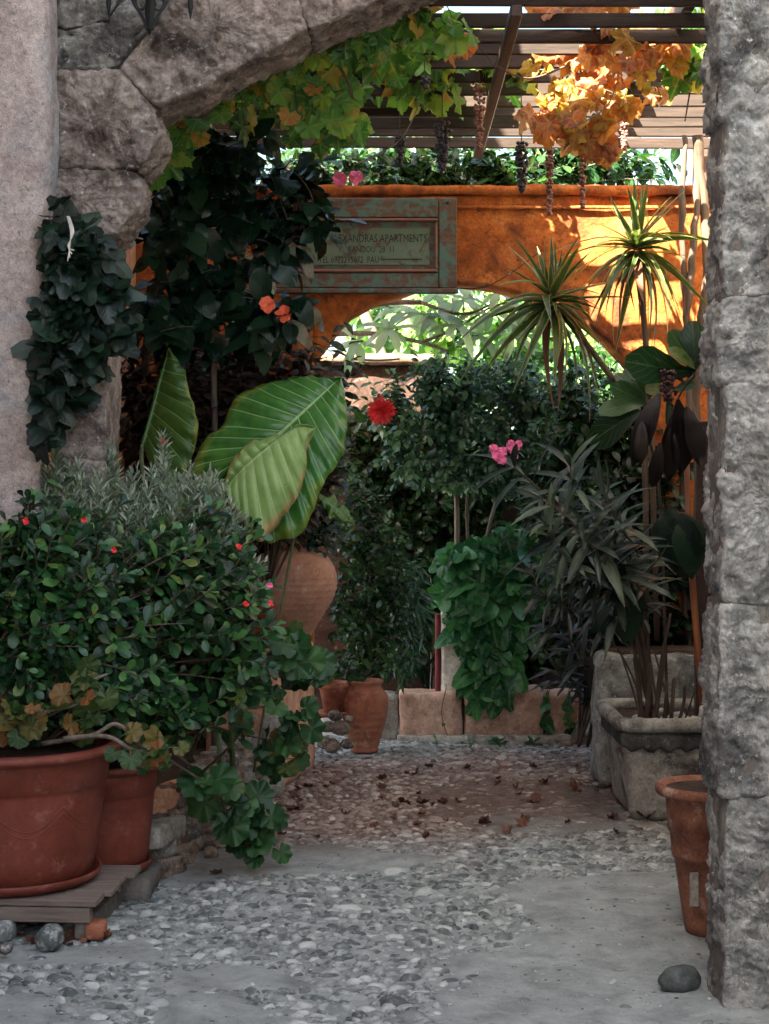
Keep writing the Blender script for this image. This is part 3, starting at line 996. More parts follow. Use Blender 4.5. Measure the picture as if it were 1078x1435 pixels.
for j in range(rows):
    for i in range(n - 1):
        Fc.append((j * n + i, j * n + i + 1, (j + 1) * n + i + 1, (j + 1) * n + i))
V.append((-2.7, 6.03, -.1)); V.append((-2.7, 6.03, 4.1))
th.part('wall_face', V, Fc, M_PLASTER)
th.part('wall_core', *box(-2.63, -1.42, 5.9, 6.035, -.1, 4.1, .002), M_PLASTER, False)

# ------------------------------------------------------------------ stone arch
AY = 6.05
def A2(pts, Y=AY):
    return [((px - HX) / F * Y, CAMZ - (py - HY) / F * Y) for px, py in pts]
arch = Thing('stone_arch', ((150 - HX) / F * AY, AY + .15, 0), 'old stone arch of big reddish grey blocks spanning the alley', 'arch')
stones = [
    ([(48, 236), (150, 240), (189, 238), (192, 288), (168, 318), (140, 336), (48, 340)], M_STONE_RED, 0),
    ([(48, 104), (112, 98), (166, 100), (214, 150), (223, 186), (200, 226), (185, 234), (48, 232)], M_STONE_RED, .004),
    ([(171, 94), (217, 147), (280, 124), (350, 82), (430, 42), (395, -55), (300, -60), (228, 24)], M_STONE_RED, .002),
    ([(436, 40), (500, 11), (560, -14), (630, -45), (600, -140), (500, -130), (399, -60)], M_STONE_RED, 0),
    ([(634, -47), (700, -78), (780, -108), (760, -200), (690, -180), (605, -140)], M_STONE_RED, 0),
    ([(784, -110), (860, -128), (940, -130), (950, -225), (860, -225), (765, -202)], M_STONE, 0),
    ([(944, -130), (1000, -110), (1050, -60), (1160, -60), (1160, -220), (955, -225)], M_STONE, 0),
    ([(48, -70), (48, 28), (95, 36), (150, 26), (188, -30), (190, -70)], M_STONE, .002),
    ([(48, 34), (95, 42), (152, 32), (160, 60), (222, 22), (196, 20), (168, 90), (112, 92), (48, 98)], M_STONE, 0),
    ([(196, -70), (192, -28), (156, 28), (162, 86), (224, 22), (292, -64)], M_STONE, .002),
    ([(196, -75), (395, -62), (500, -136), (500, -230), (196, -230)], M_STONE, 0),
    ([(505, -136), (600, -146), (688, -184), (690, -250), (505, -250)], M_STONE, 0),
    ([(48, -76), (190, -78), (190, -232), (48, -232)], M_STONE, 0),
]
for i, (pl, m, yo) in enumerate(stones):
    V, Fc = poly_stone(A2(pl), AY - yo, AY + .33, .009 if i < 4 or i in (7, 8, 9) else .03, .012, .021, 15, i + 1, .012)
    arch.part('stone', V, Fc, m)
# jamb below the corbel and the far jamb behind the pier
for (pl, sd) in (([(76, 341), (150, 342), (149, 470), (78, 468)], 21), ([(78, 472), (149, 474), (147, 640), (80, 640)], 22), ([(80, 645), (147, 645), (147, 850), (80, 850)], 23), ([(80, 855), (147, 855), (147, 1050), (80, 1050)], 24), ([(80, 1055), (147, 1055), (147, 1250), (80, 1250)], 25)):
    V, Fc = poly_stone(A2(pl), AY + .01, AY + .32, .014, .008, .012, 9, sd, .004)
    arch.part('jamb_stone', V, Fc, M_STONE_RED)
for k in range(6):
    z0 = -.05 + k * .6
    pl = [(1.37, z0), (1.37, z0 + .57), (1.7, z0 + .57), (1.7, z0)]
    V, Fc = poly_stone(pl, AY, AY + .33, .05, .02, .012, 8, 31 + k, .008)
    arch.part('jamb_stone', V, Fc, M_STONE)
core = [(-1.42, -.1), (-1.11, -.1), (-1.11, 2.5), (-.99, 2.62), (-.985, 2.8), (-.9, 2.88), (-.89, 3.0)]
core += [(a, b + .03) for a, b in A2([(280, 124), (350, 82), (430, 42), (500, 11), (560, -14), (630, -45), (700, -78), (780, -108), (860, -128), (940, -130), (1000, -110), (1050, -60)])]
# core as quads strip: up the inside, across to the outer line
outer = []
for a, b in core:
    outer.append((a, 4.05) if b > 2.4 else (-1.42, b))
outer[0] = (-1.42, -.1)
V, Fc = [], []
for (a, b), (c, d) in zip(core, outer):
    V += [(a, AY + .035, b), (c, AY + .035, d), (c, AY + .3, d), (a, AY + .3, b)]
for i in range(len(core) - 1):
    k = i * 4
    Fc += [(k, k + 1, k + 5, k + 4), (k + 3, k + 7, k + 6, k + 2), (k, k + 4, k + 7, k + 3), (k + 1, k + 2, k + 6, k + 5)]
arch.part('mortar_core', V, Fc, M_MORTAR, False)

for r_ in range(4):  # unseen courses above the arch, added to cut sky light on the left
    for q_ in range(3):
        z0 = 4.07 + r_ * .4; x0 = -1.42 + q_ * .36 + (.0 if r_ % 2 else -.02)
        V, Fc = poly_stone([(x0, z0), (x0, z0 + .385), (x0 + .345, z0 + .385), (x0 + .345, z0)], AY, AY + .33, .05, .015, .018, 9, 90 + r_ * 4 + q_, .01)
        arch.part('stone', V, Fc, M_STONE)
# ------------------------------------------------------------------ right pier
PY = 4.62
pier = Thing('stone_pier', (1.2, PY + .1, 0), 'rough grey hewn stone pier standing nearest to the path edge', 'pillar')
def PX(px): return (px - HX) / F * PY
def PZ(py): return CAMZ - (py - HY) / F * PY
joints = [-60, 160, 415, 538, 848, 1118, 1440]
for i in range(len(joints) - 1):
    a, b = joints[i], joints[i + 1]
    xe = PX(1010) + noise.noise(Vector((i * 3.3, 0, 0))) * .008 + (0.012 if i % 2 else 0) + (-.012 if a > 1150 else 0)
    w = 3.0
    g1 = rng.uniform(.2, 1.4)
    sl = rng.uniform(-4, 4)
    pl = [(xe, PZ(b - g1)), (xe + .003, PZ(a + g1)), (xe + .2 + rng.uniform(-.05, .12), PZ(a + g1 + sl)), (xe + .22 + rng.uniform(-.05, .12), PZ(b - g1 + sl))]
    x2 = max(pl[2][0], pl[3][0])
    V, Fc = poly_stone(pl, PY + rng.uniform(-.004, .01), PY + .25, .0062, .016, .02, 13, 40 + i, .014, strata=.008 if a > 1100 else .003)
    pier.part('stone', V, Fc, M_PIERRIGHT)
    pl = [(x2 - .03, PZ(b - 3)), (x2 - .03, PZ(a + 3)), (1.75, PZ(a + 3)), (1.75, PZ(b - 3))]
    V, Fc = poly_stone(pl, PY + .01, PY + .25, .025, .03, .018, 11, 70 + i, .01)
    pier.part('stone', V, Fc, M_PIERRIGHT)
pier.part('mortar_core', *rough_box(PX(1010) + .012, 1.73, PY + .016, PY + .235, -.1, PZ(-60), .03, .008, 12, 3), M_MORTAR)

# iron lantern hanging before the arch
ly = 5.9
lt = Thing('iron_lantern', P(210, -60, ly), 'black wrought iron lantern with pointed finials hanging before the arch', 'lantern')
c0 = P(210, 0, ly)
def LP(dx, dy, dz_py): return c0 + Vector((dx, dy, -dz_py / F * ly))
lt.part('rod', *tube([LP(0, 0, -150), LP(0, 0, -40), LP(0, 0, 20), LP(0, 0, 34), LP(0, 0, 50)], [.011, .012, .019, .014, .001], 8), M_IRON)
for k in range(4):
    a = k * math.pi / 2 + .12
    dx, dy = math.cos(a), math.sin(a)
    lt.part('bracket', *tube(spline([LP(dx * .008, dy * .008, 42), LP(dx * .03, dy * .03, 22), LP(dx * .065, dy * .065, 0), LP(dx * .075, dy * .075, -22), LP(dx * .12, dy * .12, -40)], 5), .0065, 6), M_IRON)
    ring = [LP(dx * (.032 + .02 * math.cos(t)), dy * (.032 + .02 * math.cos(t)), 2 + 12 * math.sin(t)) for t in (i * math.pi / 8 for i in range(17))]
    lt.part('scroll', *tube(ring, .0048, 6), M_IRON)
    lt.part('finial', *tube([LP(dx * .152, dy * .152, -60), LP(dx * .152, dy * .152, 8), LP(dx * .152, dy * .152, 26)], [.009, .0105, .001], 8), M_IRON)
ringp = [LP(.152 * math.cos(t), .152 * math.sin(t), -60) for t in (i * math.pi / 16 for i in range(33))]
lt.part('ring', *tube(ringp, .006, 6), M_IRON)
for k in range(3):
    a = k * 2 * math.pi / 3
    lt.part('chain', *tube([LP(.15 * math.cos(a), .15 * math.sin(a), -60), LP(0, 0, -150)], .003, 5), M_IRON)
lt.part('hook', *tube(spline([LP(0, 0, -150), LP(0, .03, -165), LP(0, .15, -165)], 5), .006, 6), M_IRON)

# ------------------------------------------------------------------ orange wall with archway
OY0, OY1 = 8.8, 9.05
def opening(x):
    # low edge of the wall at x
    pts = [(-.40, 2.28), (-.33, 2.36), (-.2, 2.53), (0, 2.63), (.2, 2.69), (.4, 2.72), (.64, 2.69), (.88, 2.62), (1.08, 2.53), (1.25, 2.40), (1.40, 2.22), (1.48, 2.0)]
    if x <= -.40 or x >= 1.48: return 0
    for (a, b), (c, d) in zip(pts, pts[1:]):
        if a <= x <= c:
            t = (x - a) / (c - a); return b + (d - b) * t
    return 0
gate = Thing('orange_wall', (.2, 8.92, 0), 'orange plastered wall with an archway, wooden board and sun flecks on it', 'wall')
ztop = 3.2
def wall_piece(x0, x1, lowf, z1, nxx, nzz, amp=.012):
    V, Fc = [], []
    for i in range(nxx + 1):
        x = x0 + (x1 - x0) * i / nxx
        xx = min(max(x, x0 + 1e-4), x1 - 1e-4)
        lz = lowf(xx)
        for j in range(nzz + 1):
            z = lz + (z1 - lz) * j / nzz
            w = Vector((x * 3, z * 3, 0))
            d = noise.fractal(w, 1, 2, 5) * amp
            jl = noise.noise(Vector((x * 6, 0, z * 6))) * .012 if j == 0 and lz > .5 else 0
            V.append((x, OY0 - d, z + jl)); V.append((x, OY1 + d, z + jl))
    s = (nzz + 1) * 2
    for i in range(nxx):
        for j in range(nzz):
            a = i * s + j * 2
            Fc.append((a, a + s, a + s + 2, a + 2)); Fc.append((a + 1, a + 3, a + s + 3, a + s + 1))
        a = i * s; Fc.append((a, a + 1, a + s + 1, a + s))
        a = i * s + nzz * 2; Fc.append((a, a + s, a + s + 1, a + 1))
    for i in (0, nxx):
        for j in range(nzz):
            a = i * s + j * 2; q = (a, a + 2, a + 3, a + 1); Fc.append(q if i == 0 else q[::-1])
    return V, Fc
gate.part('left_jamb', *wall_piece(-1.42, -.402, lambda x: -.1, ztop, 30, 70), M_ORANGE)
gate.part('arch_wall', *wall_piece(-.40, 1.48, opening, ztop, 72, 26), M_ORANGE)
gate.part('right_jamb', *wall_piece(1.482, 1.95, lambda x: -.1, ztop, 16, 70), M_ORANGE)
V, Fc = rough_box(-1.4, 1.95, OY0 - .03, OY1 + .03, ztop + .004, ztop + .06, .035, .012, 7, 9, None, .012)
gate.part('coping', V, Fc, M_ORANGE)
gate.part('moulding', *rough_box(-1.4, 1.95, OY0 - .022, OY0 - .004, ztop - .075, ztop - .055, .03, .004, 7, 5, None, .006), M_ORANGE)

# salmon plinth in front of the left jamb, with the urn on it
pl = Thing('plinth', (-.5, 8.4, 0), 'salmon plastered plinth carrying the tall clay urn', 'plinth')
V, Fc = rough_box(-.30, .12, -.32, .32, 0, .72, .04, .006, 6, 5, Matrix.Translation((-.575, 8.44, 0)) @ Matrix.Rotation(R(-13), 4, 'Z'), .02)
pl.part('plinth_body', V, Fc, M_SALMON)
pl.part('plinth_foot', *rough_box(-.38, .13, -.44, -.325, -.02, .16, .03, .02, 6, 6, Matrix.Translation((-.575, 8.44, 0)) @ Matrix.Rotation(R(-13), 4, 'Z'), .03), M_SALMON)

def ribbed(prof, c, k=56, **kw): return lathe(prof, c, k, **kw)
urn = Thing('clay_urn', (-.49, 8.3, .72), 'big rounded clay urn with combed rings standing on the salmon plinth', 'urn')
pr = [(.001, 0), (.088, 0), (.095, .015), (.10, .05)]
for i in range(34):
    t = i / 33
    r = .105 + .135 * math.sin(min(1, t * 1.02) * math.pi * .62) ** 1.25
    z = .06 + t * .36
    if i % 3 == 0 and .15 < t < .9: r -= .0035
    pr.append((r, z))
pr += [(.212, .445), (.196, .47), (.17, .49), (.13, .503), (.105, .515), (.1, .55), (.118, .575), (.125, .585), (.118, .592), (.1, .585), (.09, .55), (.1, .5), (.001, .48)]
urn.part('body', *lathe(pr, (-.49, 8.3, .722), 64, wob=.012), mat_rough('pale_urn_clay', [(.3, (.36, .16, .1)), (.5, (.5, .25, .17)), (.75, (.62, .38, .29))], 5, (.6, .42, .34), 14, .25, .004, 80, rough=.75, stain=(.3, .13, .09), stain_scale=5, grain=.6))

# wooden board with lettering
SY = OY0 - .035
sg = Thing('wooden_sign', P(516, 345, SY), 'weathered wooden board with faded green paint and black lettering on the orange wall', 'sign')
def SP(px, py, dy=0):
    p = P(px, py, SY); p.y = SY - dy; return p
def sbox(name, px0, px1, py0, py1, d0, d1, m, b=.004, parent=None):
    a = P(px0, py1, SY); c = P(px1, py0, SY)
    return sg.part(name, *box(a.x, c.x, SY - d1, SY - d0, a.z, c.z, b), m, False, parent)
sbox('backing_board', 392, 638, 282, 410, -.02, .004, M_SIGN)
sbox('top_rail', 390, 614, 279, 306, .006, .032, M_SIGN)
sbox('bottom_rail', 390, 614, 384, 404, .006, .032, M_SIGN)
sbox('bottom_ledge', 388, 642, 405.5, 412, -.01, .045, M_SIGN)
sbox('stile', 615, 640, 279, 404.5, .006, .034, M_SIGN)
sbox('stile', 388, 416, 307, 383.5, .006, .0315, M_SIGN)
for a in ((418, 613, 307.5, 311.5), (418, 613, 378.5, 382.5)):
    sbox('moulding', *a, .006, .038, mat_plain('moulding_wood', (.22, .085, .05), .5, .3, 20), .005)
for a in ((418, 421.5, 312, 378), (609.5, 613, 312, 378)):
    sbox('moulding', *a, .006, .0375, bpy.data.materials['moulding_wood'], .005)
pnl = sbox('inner_panel', 428, 602, 320, 372, .005, .014, M_SIGNP)
sbox('nail', 625, 629, 284, 288, .034, .04, M_IRON, .002)
def text(s, px0, px1, py, hpx, name='lettering'):
    cu = bpy.data.curves.new('txt', 'FONT'); cu.body = s; cu.size = 1; cu.extrude = .0; cu.resolution_u = 2
    to = bpy.data.objects.new('txt', cu); COL.objects.link(to)
    bpy.context.view_layer.update()
    dg = bpy.context.evaluated_depsgraph_get()
    me = bpy.data.meshes.new_from_object(to.evaluated_get(dg))
    bpy.data.objects.remove(to)
    xs_ = [v.co.x for v in me.vertices]; ys_ = [v.co.y for v in me.vertices]
    x0, x1, y0, y1 = min(xs_), max(xs_), min(ys_), max(ys_)
    V = []
    for v in me.vertices:
        u = (v.co.x - x0) / (x1 - x0); w = (v.co.y - y0) / (y1 - y0)
        jz = noise.noise(Vector((u * 30, 0, hpx))) * .6
        p = P(px0 + (px1 - px0) * u, py - hpx * w + jz, SY)
        V.append((p.x, SY - .0165, p.z))
    Fc = [tuple(p.vertices) for p in me.polygons]
    o = sg.part(name, V, Fc, M_INK, False)
text('ALEXANDRAS APARTMENTS', 462, 598, 340, 11)
text('MARANDOU  28  11', 476, 552, 354.5, 9)
text('TEL 6972395072  PAU', 447, 531, 369, 9)
sg.part('lettering', *box(P(533, 0, SY).x, P(592, 0, SY).x, SY - .0185, SY - .0155, P(0, 364.6, SY).z, P(0, 363.2, SY).z, .0005), M_INK, False)

# ------------------------------------------------------------------ pergola
perg = Thing('pergola', (.4, 7.6, 3.45), 'brown wooden pergola of crosswise slats carrying the grape vines', 'pergola')
PZC = 3.53
k = 0
slat_me = None
for i in range(12):
    y = 6.47 + i * .232 + rng.uniform(-.025, .025)
    x0, x1 = -1.38, 1.9
    V, Fc = box(x0, x1, -.013, .013, -.030, .030, .003)
    sag = rng.uniform(-.012, .012)
    M = Matrix.Translation((0, y, PZC + .027 + rng.uniform(-.006, .006))) @ Matrix.Rotation(rng.uniform(-.006, .006), 4, 'Y') @ Matrix.Rotation(rng.uniform(-.06, .06), 4, 'X')
    perg.part('slat', [tuple(M @ Vector(v)) for v in V], Fc, M_PERG, False)
for x, lowb in ((-.55, False), (.54, True), (1.3, False)):
    z0 = PZC - .055 if lowb else PZC + .062
    perg.part('beam', *box(x - .025, x + .025, 6.42, 9.1, z0, z0 + (.05 if lowb else .1), .006), M_PERGY, False)
for y in (9.15,):
    perg.part('cross_beam', *box(-1.39, 1.93, y - .03, y + .03, PZC + .185, PZC + .25, .006), M_PERG, False)
for x in (-1.3, 1.84):
    perg.part('post', *box(x - .04, x + .04, 9.11, 9.19, 0, PZC + .18, .006), M_PERGY, False)
# ------------------------------------------------------------------ back of the alley
led = Thing('garden_ledge', (.6, 9.85, 0), 'low pinkish rendered ledge of blocks at the end of the path', 'wall')
for (a, b, t, dz, sd) in ((560, 648, 972, 0, 1), (651, 762, 966, 0, 2), (765, 835, 972, 0, 3)):
    pa, pb = P(a, 1000, 9.75), P(b, 1000, 9.75)
    led.part('block', *rough_box(pa.x, pb.x, 9.75, 10.05, -.05, P(0, t, 9.75).z, .03, .01, 7, sd, None, .02), M_LEDGE)
led.part('footing', *rough_box(P(556, 0, 9.7).x, P(800, 0, 9.7).x, 9.66, 9.742, -.03, .045, .03, .012, 8, 8, None, .015), M_CONC)
led.part('grey_block', *rough_box(P(526, 0, 9.8).x, P(559, 0, 9.75).x - .004, 9.8, 10.1, -.05, .27, .03, .012, 7, 4, None, .02), M_CONC, label='bluish grey cement block')
bw = Thing('back_wall', (.3, 10.9, 0), 'old brown wall with a pale ledge behind the ficus tree', 'wall')
bw.part('wall_body', *rough_box(-1.6, .32, 10.8, 11.05, -.1, 2.42, .07, .015, 4, 2, None, .02), M_BROWNWALL)
bw.part('low_wall', *rough_box(.325, 2.6, 10.8, 11.05, -.1, 1.95, .07, .015, 4, 6, None, .02), M_BROWNWALL)
bw.part('ledge', *rough_box(-1.6, .34, 10.74, 11.1, 2.425, 2.5, .05, .01, 5, 3, None, .015), M_TOPLEDGE)
po = Thing('gate_post', P(632, 972, 9.9), 'short cream post with a dark red painted edge above the ledge', 'post')
a, b = P(618, 0, 9.9).x, P(652, 0, 9.9).x
z0, z1 = P(0, 975, 9.9).z, P(0, 856, 9.9).z
po.part('post_body', *rough_box(a, b, 9.85, 10.0, z0, z1, .025, .006, 8, 1, None, .012), M_CREAM)
po.part('red_edge', *rough_box(a - .035, a - .003, 9.86, 9.99, z0, z1 - .02, .02, .004, 8, 1, None, .008), mat_plain('dark_red_paint', (.16, .012, .02), .6, .4, 14, .3))
# rocks at the back right
def rock(name, label, c, s, m, seed, group=None, cat='stone', rot=0):
    V, Fc = pebble_mesh(seed, 4)
    M = Matrix.Translation(c) @ Matrix.Rotation(rot, 4, 'Z') @ Matrix.Diagonal((*s, 1))
    o = bpy.data.objects.new(name, mesh(name, [tuple(Matrix.Diagonal((*s, 1)) @ Vector(v)) for v in V], Fc, m))
    COL.objects.link(o); o.location = c; o.rotation_euler = (0, 0, rot)
    return setp(o, label, cat, group)
M_DARKSTONE = mat_rough('dark_grey_pebble_stone', [(.3, (.04, .042, .042)), (.6, (.10, .105, .105)), (.8, (.19, .19, .19))], 9, None, 30, .4, .006, 80, rough=.7)
rock('round_stone', 'round dark stone at the end of the pinkish ledge', P(818, 1030, 9.7), (.085, .07, .09), M_STONE, 4)
rock('rubble_stone', 'pale stone between the round dark stone and the planter', P(843, 1024, 9.75), (.06, .06, .1), M_RUBBLE, 7)
rock('rubble_stone', 'flat pale stone on top beside the round dark stone', P(826, 992, 9.85), (.12, .08, .06), M_RUBBLE, 8)
rock('rubble_stone', 'pinkish stone at the foot of the round dark stone', P(797, 1042, 9.68), (.07, .05, .04), M_RUBBLE, 9)
rock('grey_pebble', 'smooth dark grey pebble lying at the foot of the stone pier', P(955, 1372, 4.84), (.07, .045, .042), M_DARKSTONE, 12, rot=.35)
rock('grey_rock', 'pointed grey rock under the front edge of the wooden pallet', P(70, 1316, 5.22), (.046, .045, .05), M_PEB, 15)
rock('grey_rock', 'half hidden grey rock at the very edge under the pallet', P(4, 1306, 5.25), (.04, .045, .04), M_PEB, 16)
rock('dark_rock', 'small dark rock below the half hidden grey rock', P(8, 1330, 5.12), (.022, .02, .02), M_STONE, 17)

# back pots
bp = Thing('ribbed_pot', (P(511, 0, 9.35).x, 9.35, 0), 'ribbed terracotta pot standing at the end of the path', 'pot')
pr = [(.001, .0), (.085, .0), (.09, .02)]
for i in range(30):
    t = i / 29
    r = .09 + .062 * math.sin(t * math.pi * .56) ** 1.1 - (.004 if i % 4 == 0 and t < .75 else 0)
    pr.append((r, .03 + t * .30))
pr += [(.145, .35), (.12, .375), (.108, .39), (.108, .41), (.122, .422), (.122, .435), (.1, .435), (.095, .4), (.001, .4)]
bp.part('body', *lathe([(a * .93, b * .98) for a, b in pr], (bp.loc.x, 9.35, 0), 56, wob=.01), M_TERRA)
bp.part('soil', *lathe([(.001, .408), (.088, .405)], (bp.loc.x, 9.35, 0), 20), M_SOIL)
b2 = Thing('clay_pot', (P(468, 0, 9.3).x, 9.3, .22), 'plain clay pot with a saucer on the small rubble heap', 'pot')
b2.part('body', *lathe([(.001, .03), (.06, .03), (.085, .16), (.095, .17), (.095, .2), (.08, .2), (.075, .17), (.001, .17)], (b2.loc.x, 9.3, .22), 40), M_TERRA)
b2.part('saucer', *lathe([(.001, .004), (.08, .004), (.095, .03), (.085, .028), (.001, .015)], (b2.loc.x, 9.3, .22), 40), M_TERRA)
k = 0
for (px, py, r) in ((466, 1046, .05), (486, 1042, .04), (478, 1020, .055), (460, 1018, .045), (488, 1008, .03), (470, 1003, .04), (455, 1040, .045)):
    rock('rubble_stone', ['broad pink stone at the bottom of the small rubble heap', 'small stone at the foot of the ribbed pot', 'round brown stone in the middle of the small rubble heap', 'stone tucked beside the salmon plinth', 'small top stone touching the ribbed pot', 'flat stone carrying the clay pot saucer', 'bottom stone against the plinth corner'][k], P(px, py, 9.2), (r, r * .9, r * .8), M_RUBBLE, 20 + k, 'stones of the small rubble heap')
    k += 1

# ------------------------------------------------------------------ right planters
def planter(name, label, x0, x1, y0, y1, h, z0=0, m=M_CONC, taper=.05, stones=True):
    th = Thing(name, ((x0 + x1) / 2, (y0 + y1) / 2, z0), label, 'planter')
    V, Fc = rough_box(x0, x1, y0, y1, 0, h - .07, .03, .006, 7, 2, None, .04)
    cx, cy = (x0 + x1) / 2, (y0 + y1) / 2
    def tp(v):
        k = 1 - taper * 2 * (1 - v[2] / h) / (x1 - x0)
        return (cx + (v[0] - cx) * k, cy + (v[1] - cy) * k, z0 + v[2])
    th.part('box_body', [tp(v) for v in V], Fc, m)
    band = rough_box(x0 - .004, x1 + .004, y0 - .006, y1 + .004, h - .15, h - .06, .025, .004, 9, 5, None, .02)
    V = []
    for v in band[0]:
        z = v[2] + z0
        if v[2] < h - .12: z += .012 * math.sin(v[0] * 75)
        V.append((v[0], v[1], z))
    th.part('dark_band', V, band[1], M_CONCDARK)  # darker strip with a wavy lower edge just below the rim
    # rolled rim: four sides
    zt = z0 + h - .03
    c = [(x0 - .0, y0 - .0), (x1, y0), (x1, y1), (x0, y1)]
    pts = []
    r = .06
    for i, (a, b) in enumerate(((x0 + r, y0 + r), (x1 - r, y0 + r), (x1 - r, y1 - r), (x0 + r, y1 - r))):
        for k in range(6):
            t = math.pi + i * math.pi / 2 + k / 5 * math.pi / 2
            pts.append(Vector((a + r * math.cos(t), b + r * math.sin(t), zt + .003 * noise.noise(Vector((a * 9, k, i))))))
    pts.append(pts[0]); 
    dense = []
    for i in range(len(pts) - 1):
        n = max(1, int((pts[i + 1] - pts[i]).length / .04))
        dense += [pts[i].lerp(pts[i + 1], j / n) for j in range(n)]
    dense.append(dense[0])
    V, Fc = tube(dense, .034, 12, False)
    V = [(v[0] + noise.noise(Vector(v) * 20) * .004, v[1] + noise.noise(Vector(v) * 21) * .004, v[2] + noise.noise(Vector(v) * 19) * .004) for v in V]
    th.part('rim', V, Fc, m)
    th.part('soil', *rough_box(x0 + .03, x1 - .03, y0 + .03, y1 - .03, h - .1, h - .045, .03, .012, 12, 4, Matrix.Translation((0, 0, z0)), .01), M_SOIL)
    if stones:
        for i in range(26):
            V, Fc = PEBHI[i % 6]
            M = Matrix.Translation((rng.uniform(x0 + .07, x1 - .07), y0 + .07 + abs(rng.gauss(0, .12)), zt + .002)) @ Matrix.Rotation(rng.random() * 6, 4, 'Z') @ Matrix.Diagonal((.03 * rng.uniform(.6, 1.3), .024 * rng.uniform(.6, 1.3), .018 * rng.uniform(.6, 1.4), 1))
            me = mesh('white_pebble', V, Fc, M_WHITESTONE) if i < 6 else bpy.data.meshes['white_pebble' + ('' if i % 6 == 0 else '.%03d' % (i % 6))]
            th.piece('pebble', me, M)
    return th
planter('concrete_planter', 'large stained concrete planter with rolled rim and white pebbles on its soil', 1.10, 1.72, 7.26, 7.98, .485, m=M_CONC)
th = Thing('stone_trough', (1.42, 8.3, 0), 'pale grey stone trough standing behind the concrete planter', 'trough')
th.part('trough_body', *rough_box(1.11, 1.75, 8.12, 8.5, 0, .70, .025, .02, 6, 5, None, .05), M_PIERRIGHT)
th.part('soil', *rough_box(1.16, 1.7, 8.17, 8.45, .6, .715, .04, .01, 6, 5, None, .01), M_SOIL)
# the low terracotta pot by the pier
lp = Thing('tapered_pot', (1.13, 5.44, 0), 'tall tapered terracotta pot with chipped rim tucked behind the stone pier', 'pot')
pr = [(.001, .0), (.085, .0), (.092, .03), (.108, .14), (.125, .26), (.131, .262), (.134, .275), (.140, .35), (.146, .352), (.150, .40), (.156, .468), (.158, .475), (.185, .477), (.190, .485), (.190, .502), (.183, .51), (.165, .51), (.155, .49), (.001, .46)]
pr = [(a, b) for a, b in pr]
lp.part('body', *lathe(pr, (1.13, 5.44, .004), 64, wob=.01), mat_rough('faded_terracotta', [(.3, (.2, .075, .045)), (.6, (.31, .125, .08)), (.8, (.38, .17, .12))], 5, (.42, .28, .22), 9, .25, .004, 80, rough=.75, stain=(.16, .06, .04), stain_scale=6))
lp.part('soil', *lathe([(.001, .498), (.158, .495)], (1.13, 5.44, .004), 24), M_SOIL)
lp.part('label_patch', *box(1.035, 1.065, 5.322, 5.326, .12, .235, .002, Matrix.Identity(4)), M_CONC, False)

# ------------------------------------------------------------------ left planters on the pallet
pal = Thing('wooden_pallet', (-1.25, 5.6, 0), 'weathered grey wooden pallet under the large red planter', 'pallet')
MR = Matrix.Translation((-1.0, 5.32, 0)) @ Matrix.Rotation(R(-4), 4, 'Z')
for i in range(4):
    y0 = i * .135
    pal.part('plank', *box(-.9, .02 + rng.uniform(-.01, .012) + i * .012, y0, y0 + .118, .118 + rng.uniform(-.002, .002), .14, .003, MR), M_PALLET, False)
for y0 in (.004, .42):
    pal.part('bearer', *box(-.88, .0, y0, y0 + .04, .062, .114, .003, MR), M_PALLET, False)
for x0 in (-.87, -.45, -.06):
    pal.part('block', *box(x0, x0 + .05, .03, .5, .0, .06, .003, MR), M_MORTAR, False)

def pot_big(th, c, z, R_, H, m, k=72, saucer=True, garland=True):
    k = 96
    pr = [(.001, .012), (R_ * .66, .012), (R_ * .72, .03), (R_ * .77, .1 * H / .48), (R_ * .82, .24 * H / .48), (R_ * .845, .33 * H / .48), (R_ * .85, .345 * H / .48), (R_ * .875, .35 * H / .48), (R_ * .885, H * .9), (R_ * .89, H * .935),
          (R_ * .96, H * .935), (R_ * .992, H * .945), (R_, H * .965), (R_ * .992, H * .985), (R_ * .96, H), (R_ * .9, H), (R_ * .87, H * .97), (R_ * .86, H * .9), (.001, H * .88)]
    body = th.part('body', *lathe(pr, (c[0], c[1], z), k), m)
    th.part('soil', *lathe([(.001, H * .93), (R_ * .85, H * .92)], (c[0], c[1], z), 32), M_SOIL)
    if garland:
        for a0 in range(8):
            a = R(a0 * 45 + 22)
            for dd, rr in ((0, .0035), (.02, .003)):
                pts = []
                for i in range(13):
                    t = i / 12
                    th_ = a + (t - .5) * R(45)
                    zz = H * .62 - math.sin(t * math.pi) * H * .16 - dd
                    # radius at this height
                    r = R_ * (.77 + (.845 - .77) * ((zz / H * .48) - .1) / .23)
                    pts.append(Vector((c[0] + r * math.cos(th_), c[1] + r * math.sin(th_), z + zz)))
                th.part('garland', *tube(pts, rr, 5), m, True, body)
    if saucer:
        th.part('saucer', *lathe([(.001, .0), (R_ * .72, .0), (R_ * .8, .022), (R_ * .815, .04), (R_ * .79, .042), (R_ * .76, .018), (.001, .01)], (c[0], c[1], z), k), m)
big = Thing('large_planter', (-1.33, 5.62, .142), 'large red-brown plastic planter with garland relief on the pallet', 'planter')
pot_big(big, (-1.33, 5.62), .142, .385, .49, M_REDPLASTIC)
p2 = Thing('red_planter', (-1.1, 6.03, .08), 'smaller red-brown planter with saucer behind the large one', 'planter')
pot_big(p2, (-1.085, 6.03), .08, .235, .42, M_REDPLASTIC, garland=False)
setp(link('paving_slab', mesh('paving_slab', *rough_box(-1.35, -.88, 5.86, 6.25, -.02, .078, .04, .008, 8, 3, None, .015), M_MORTAR)), 'rough slab under the smaller red planter', 'slab')
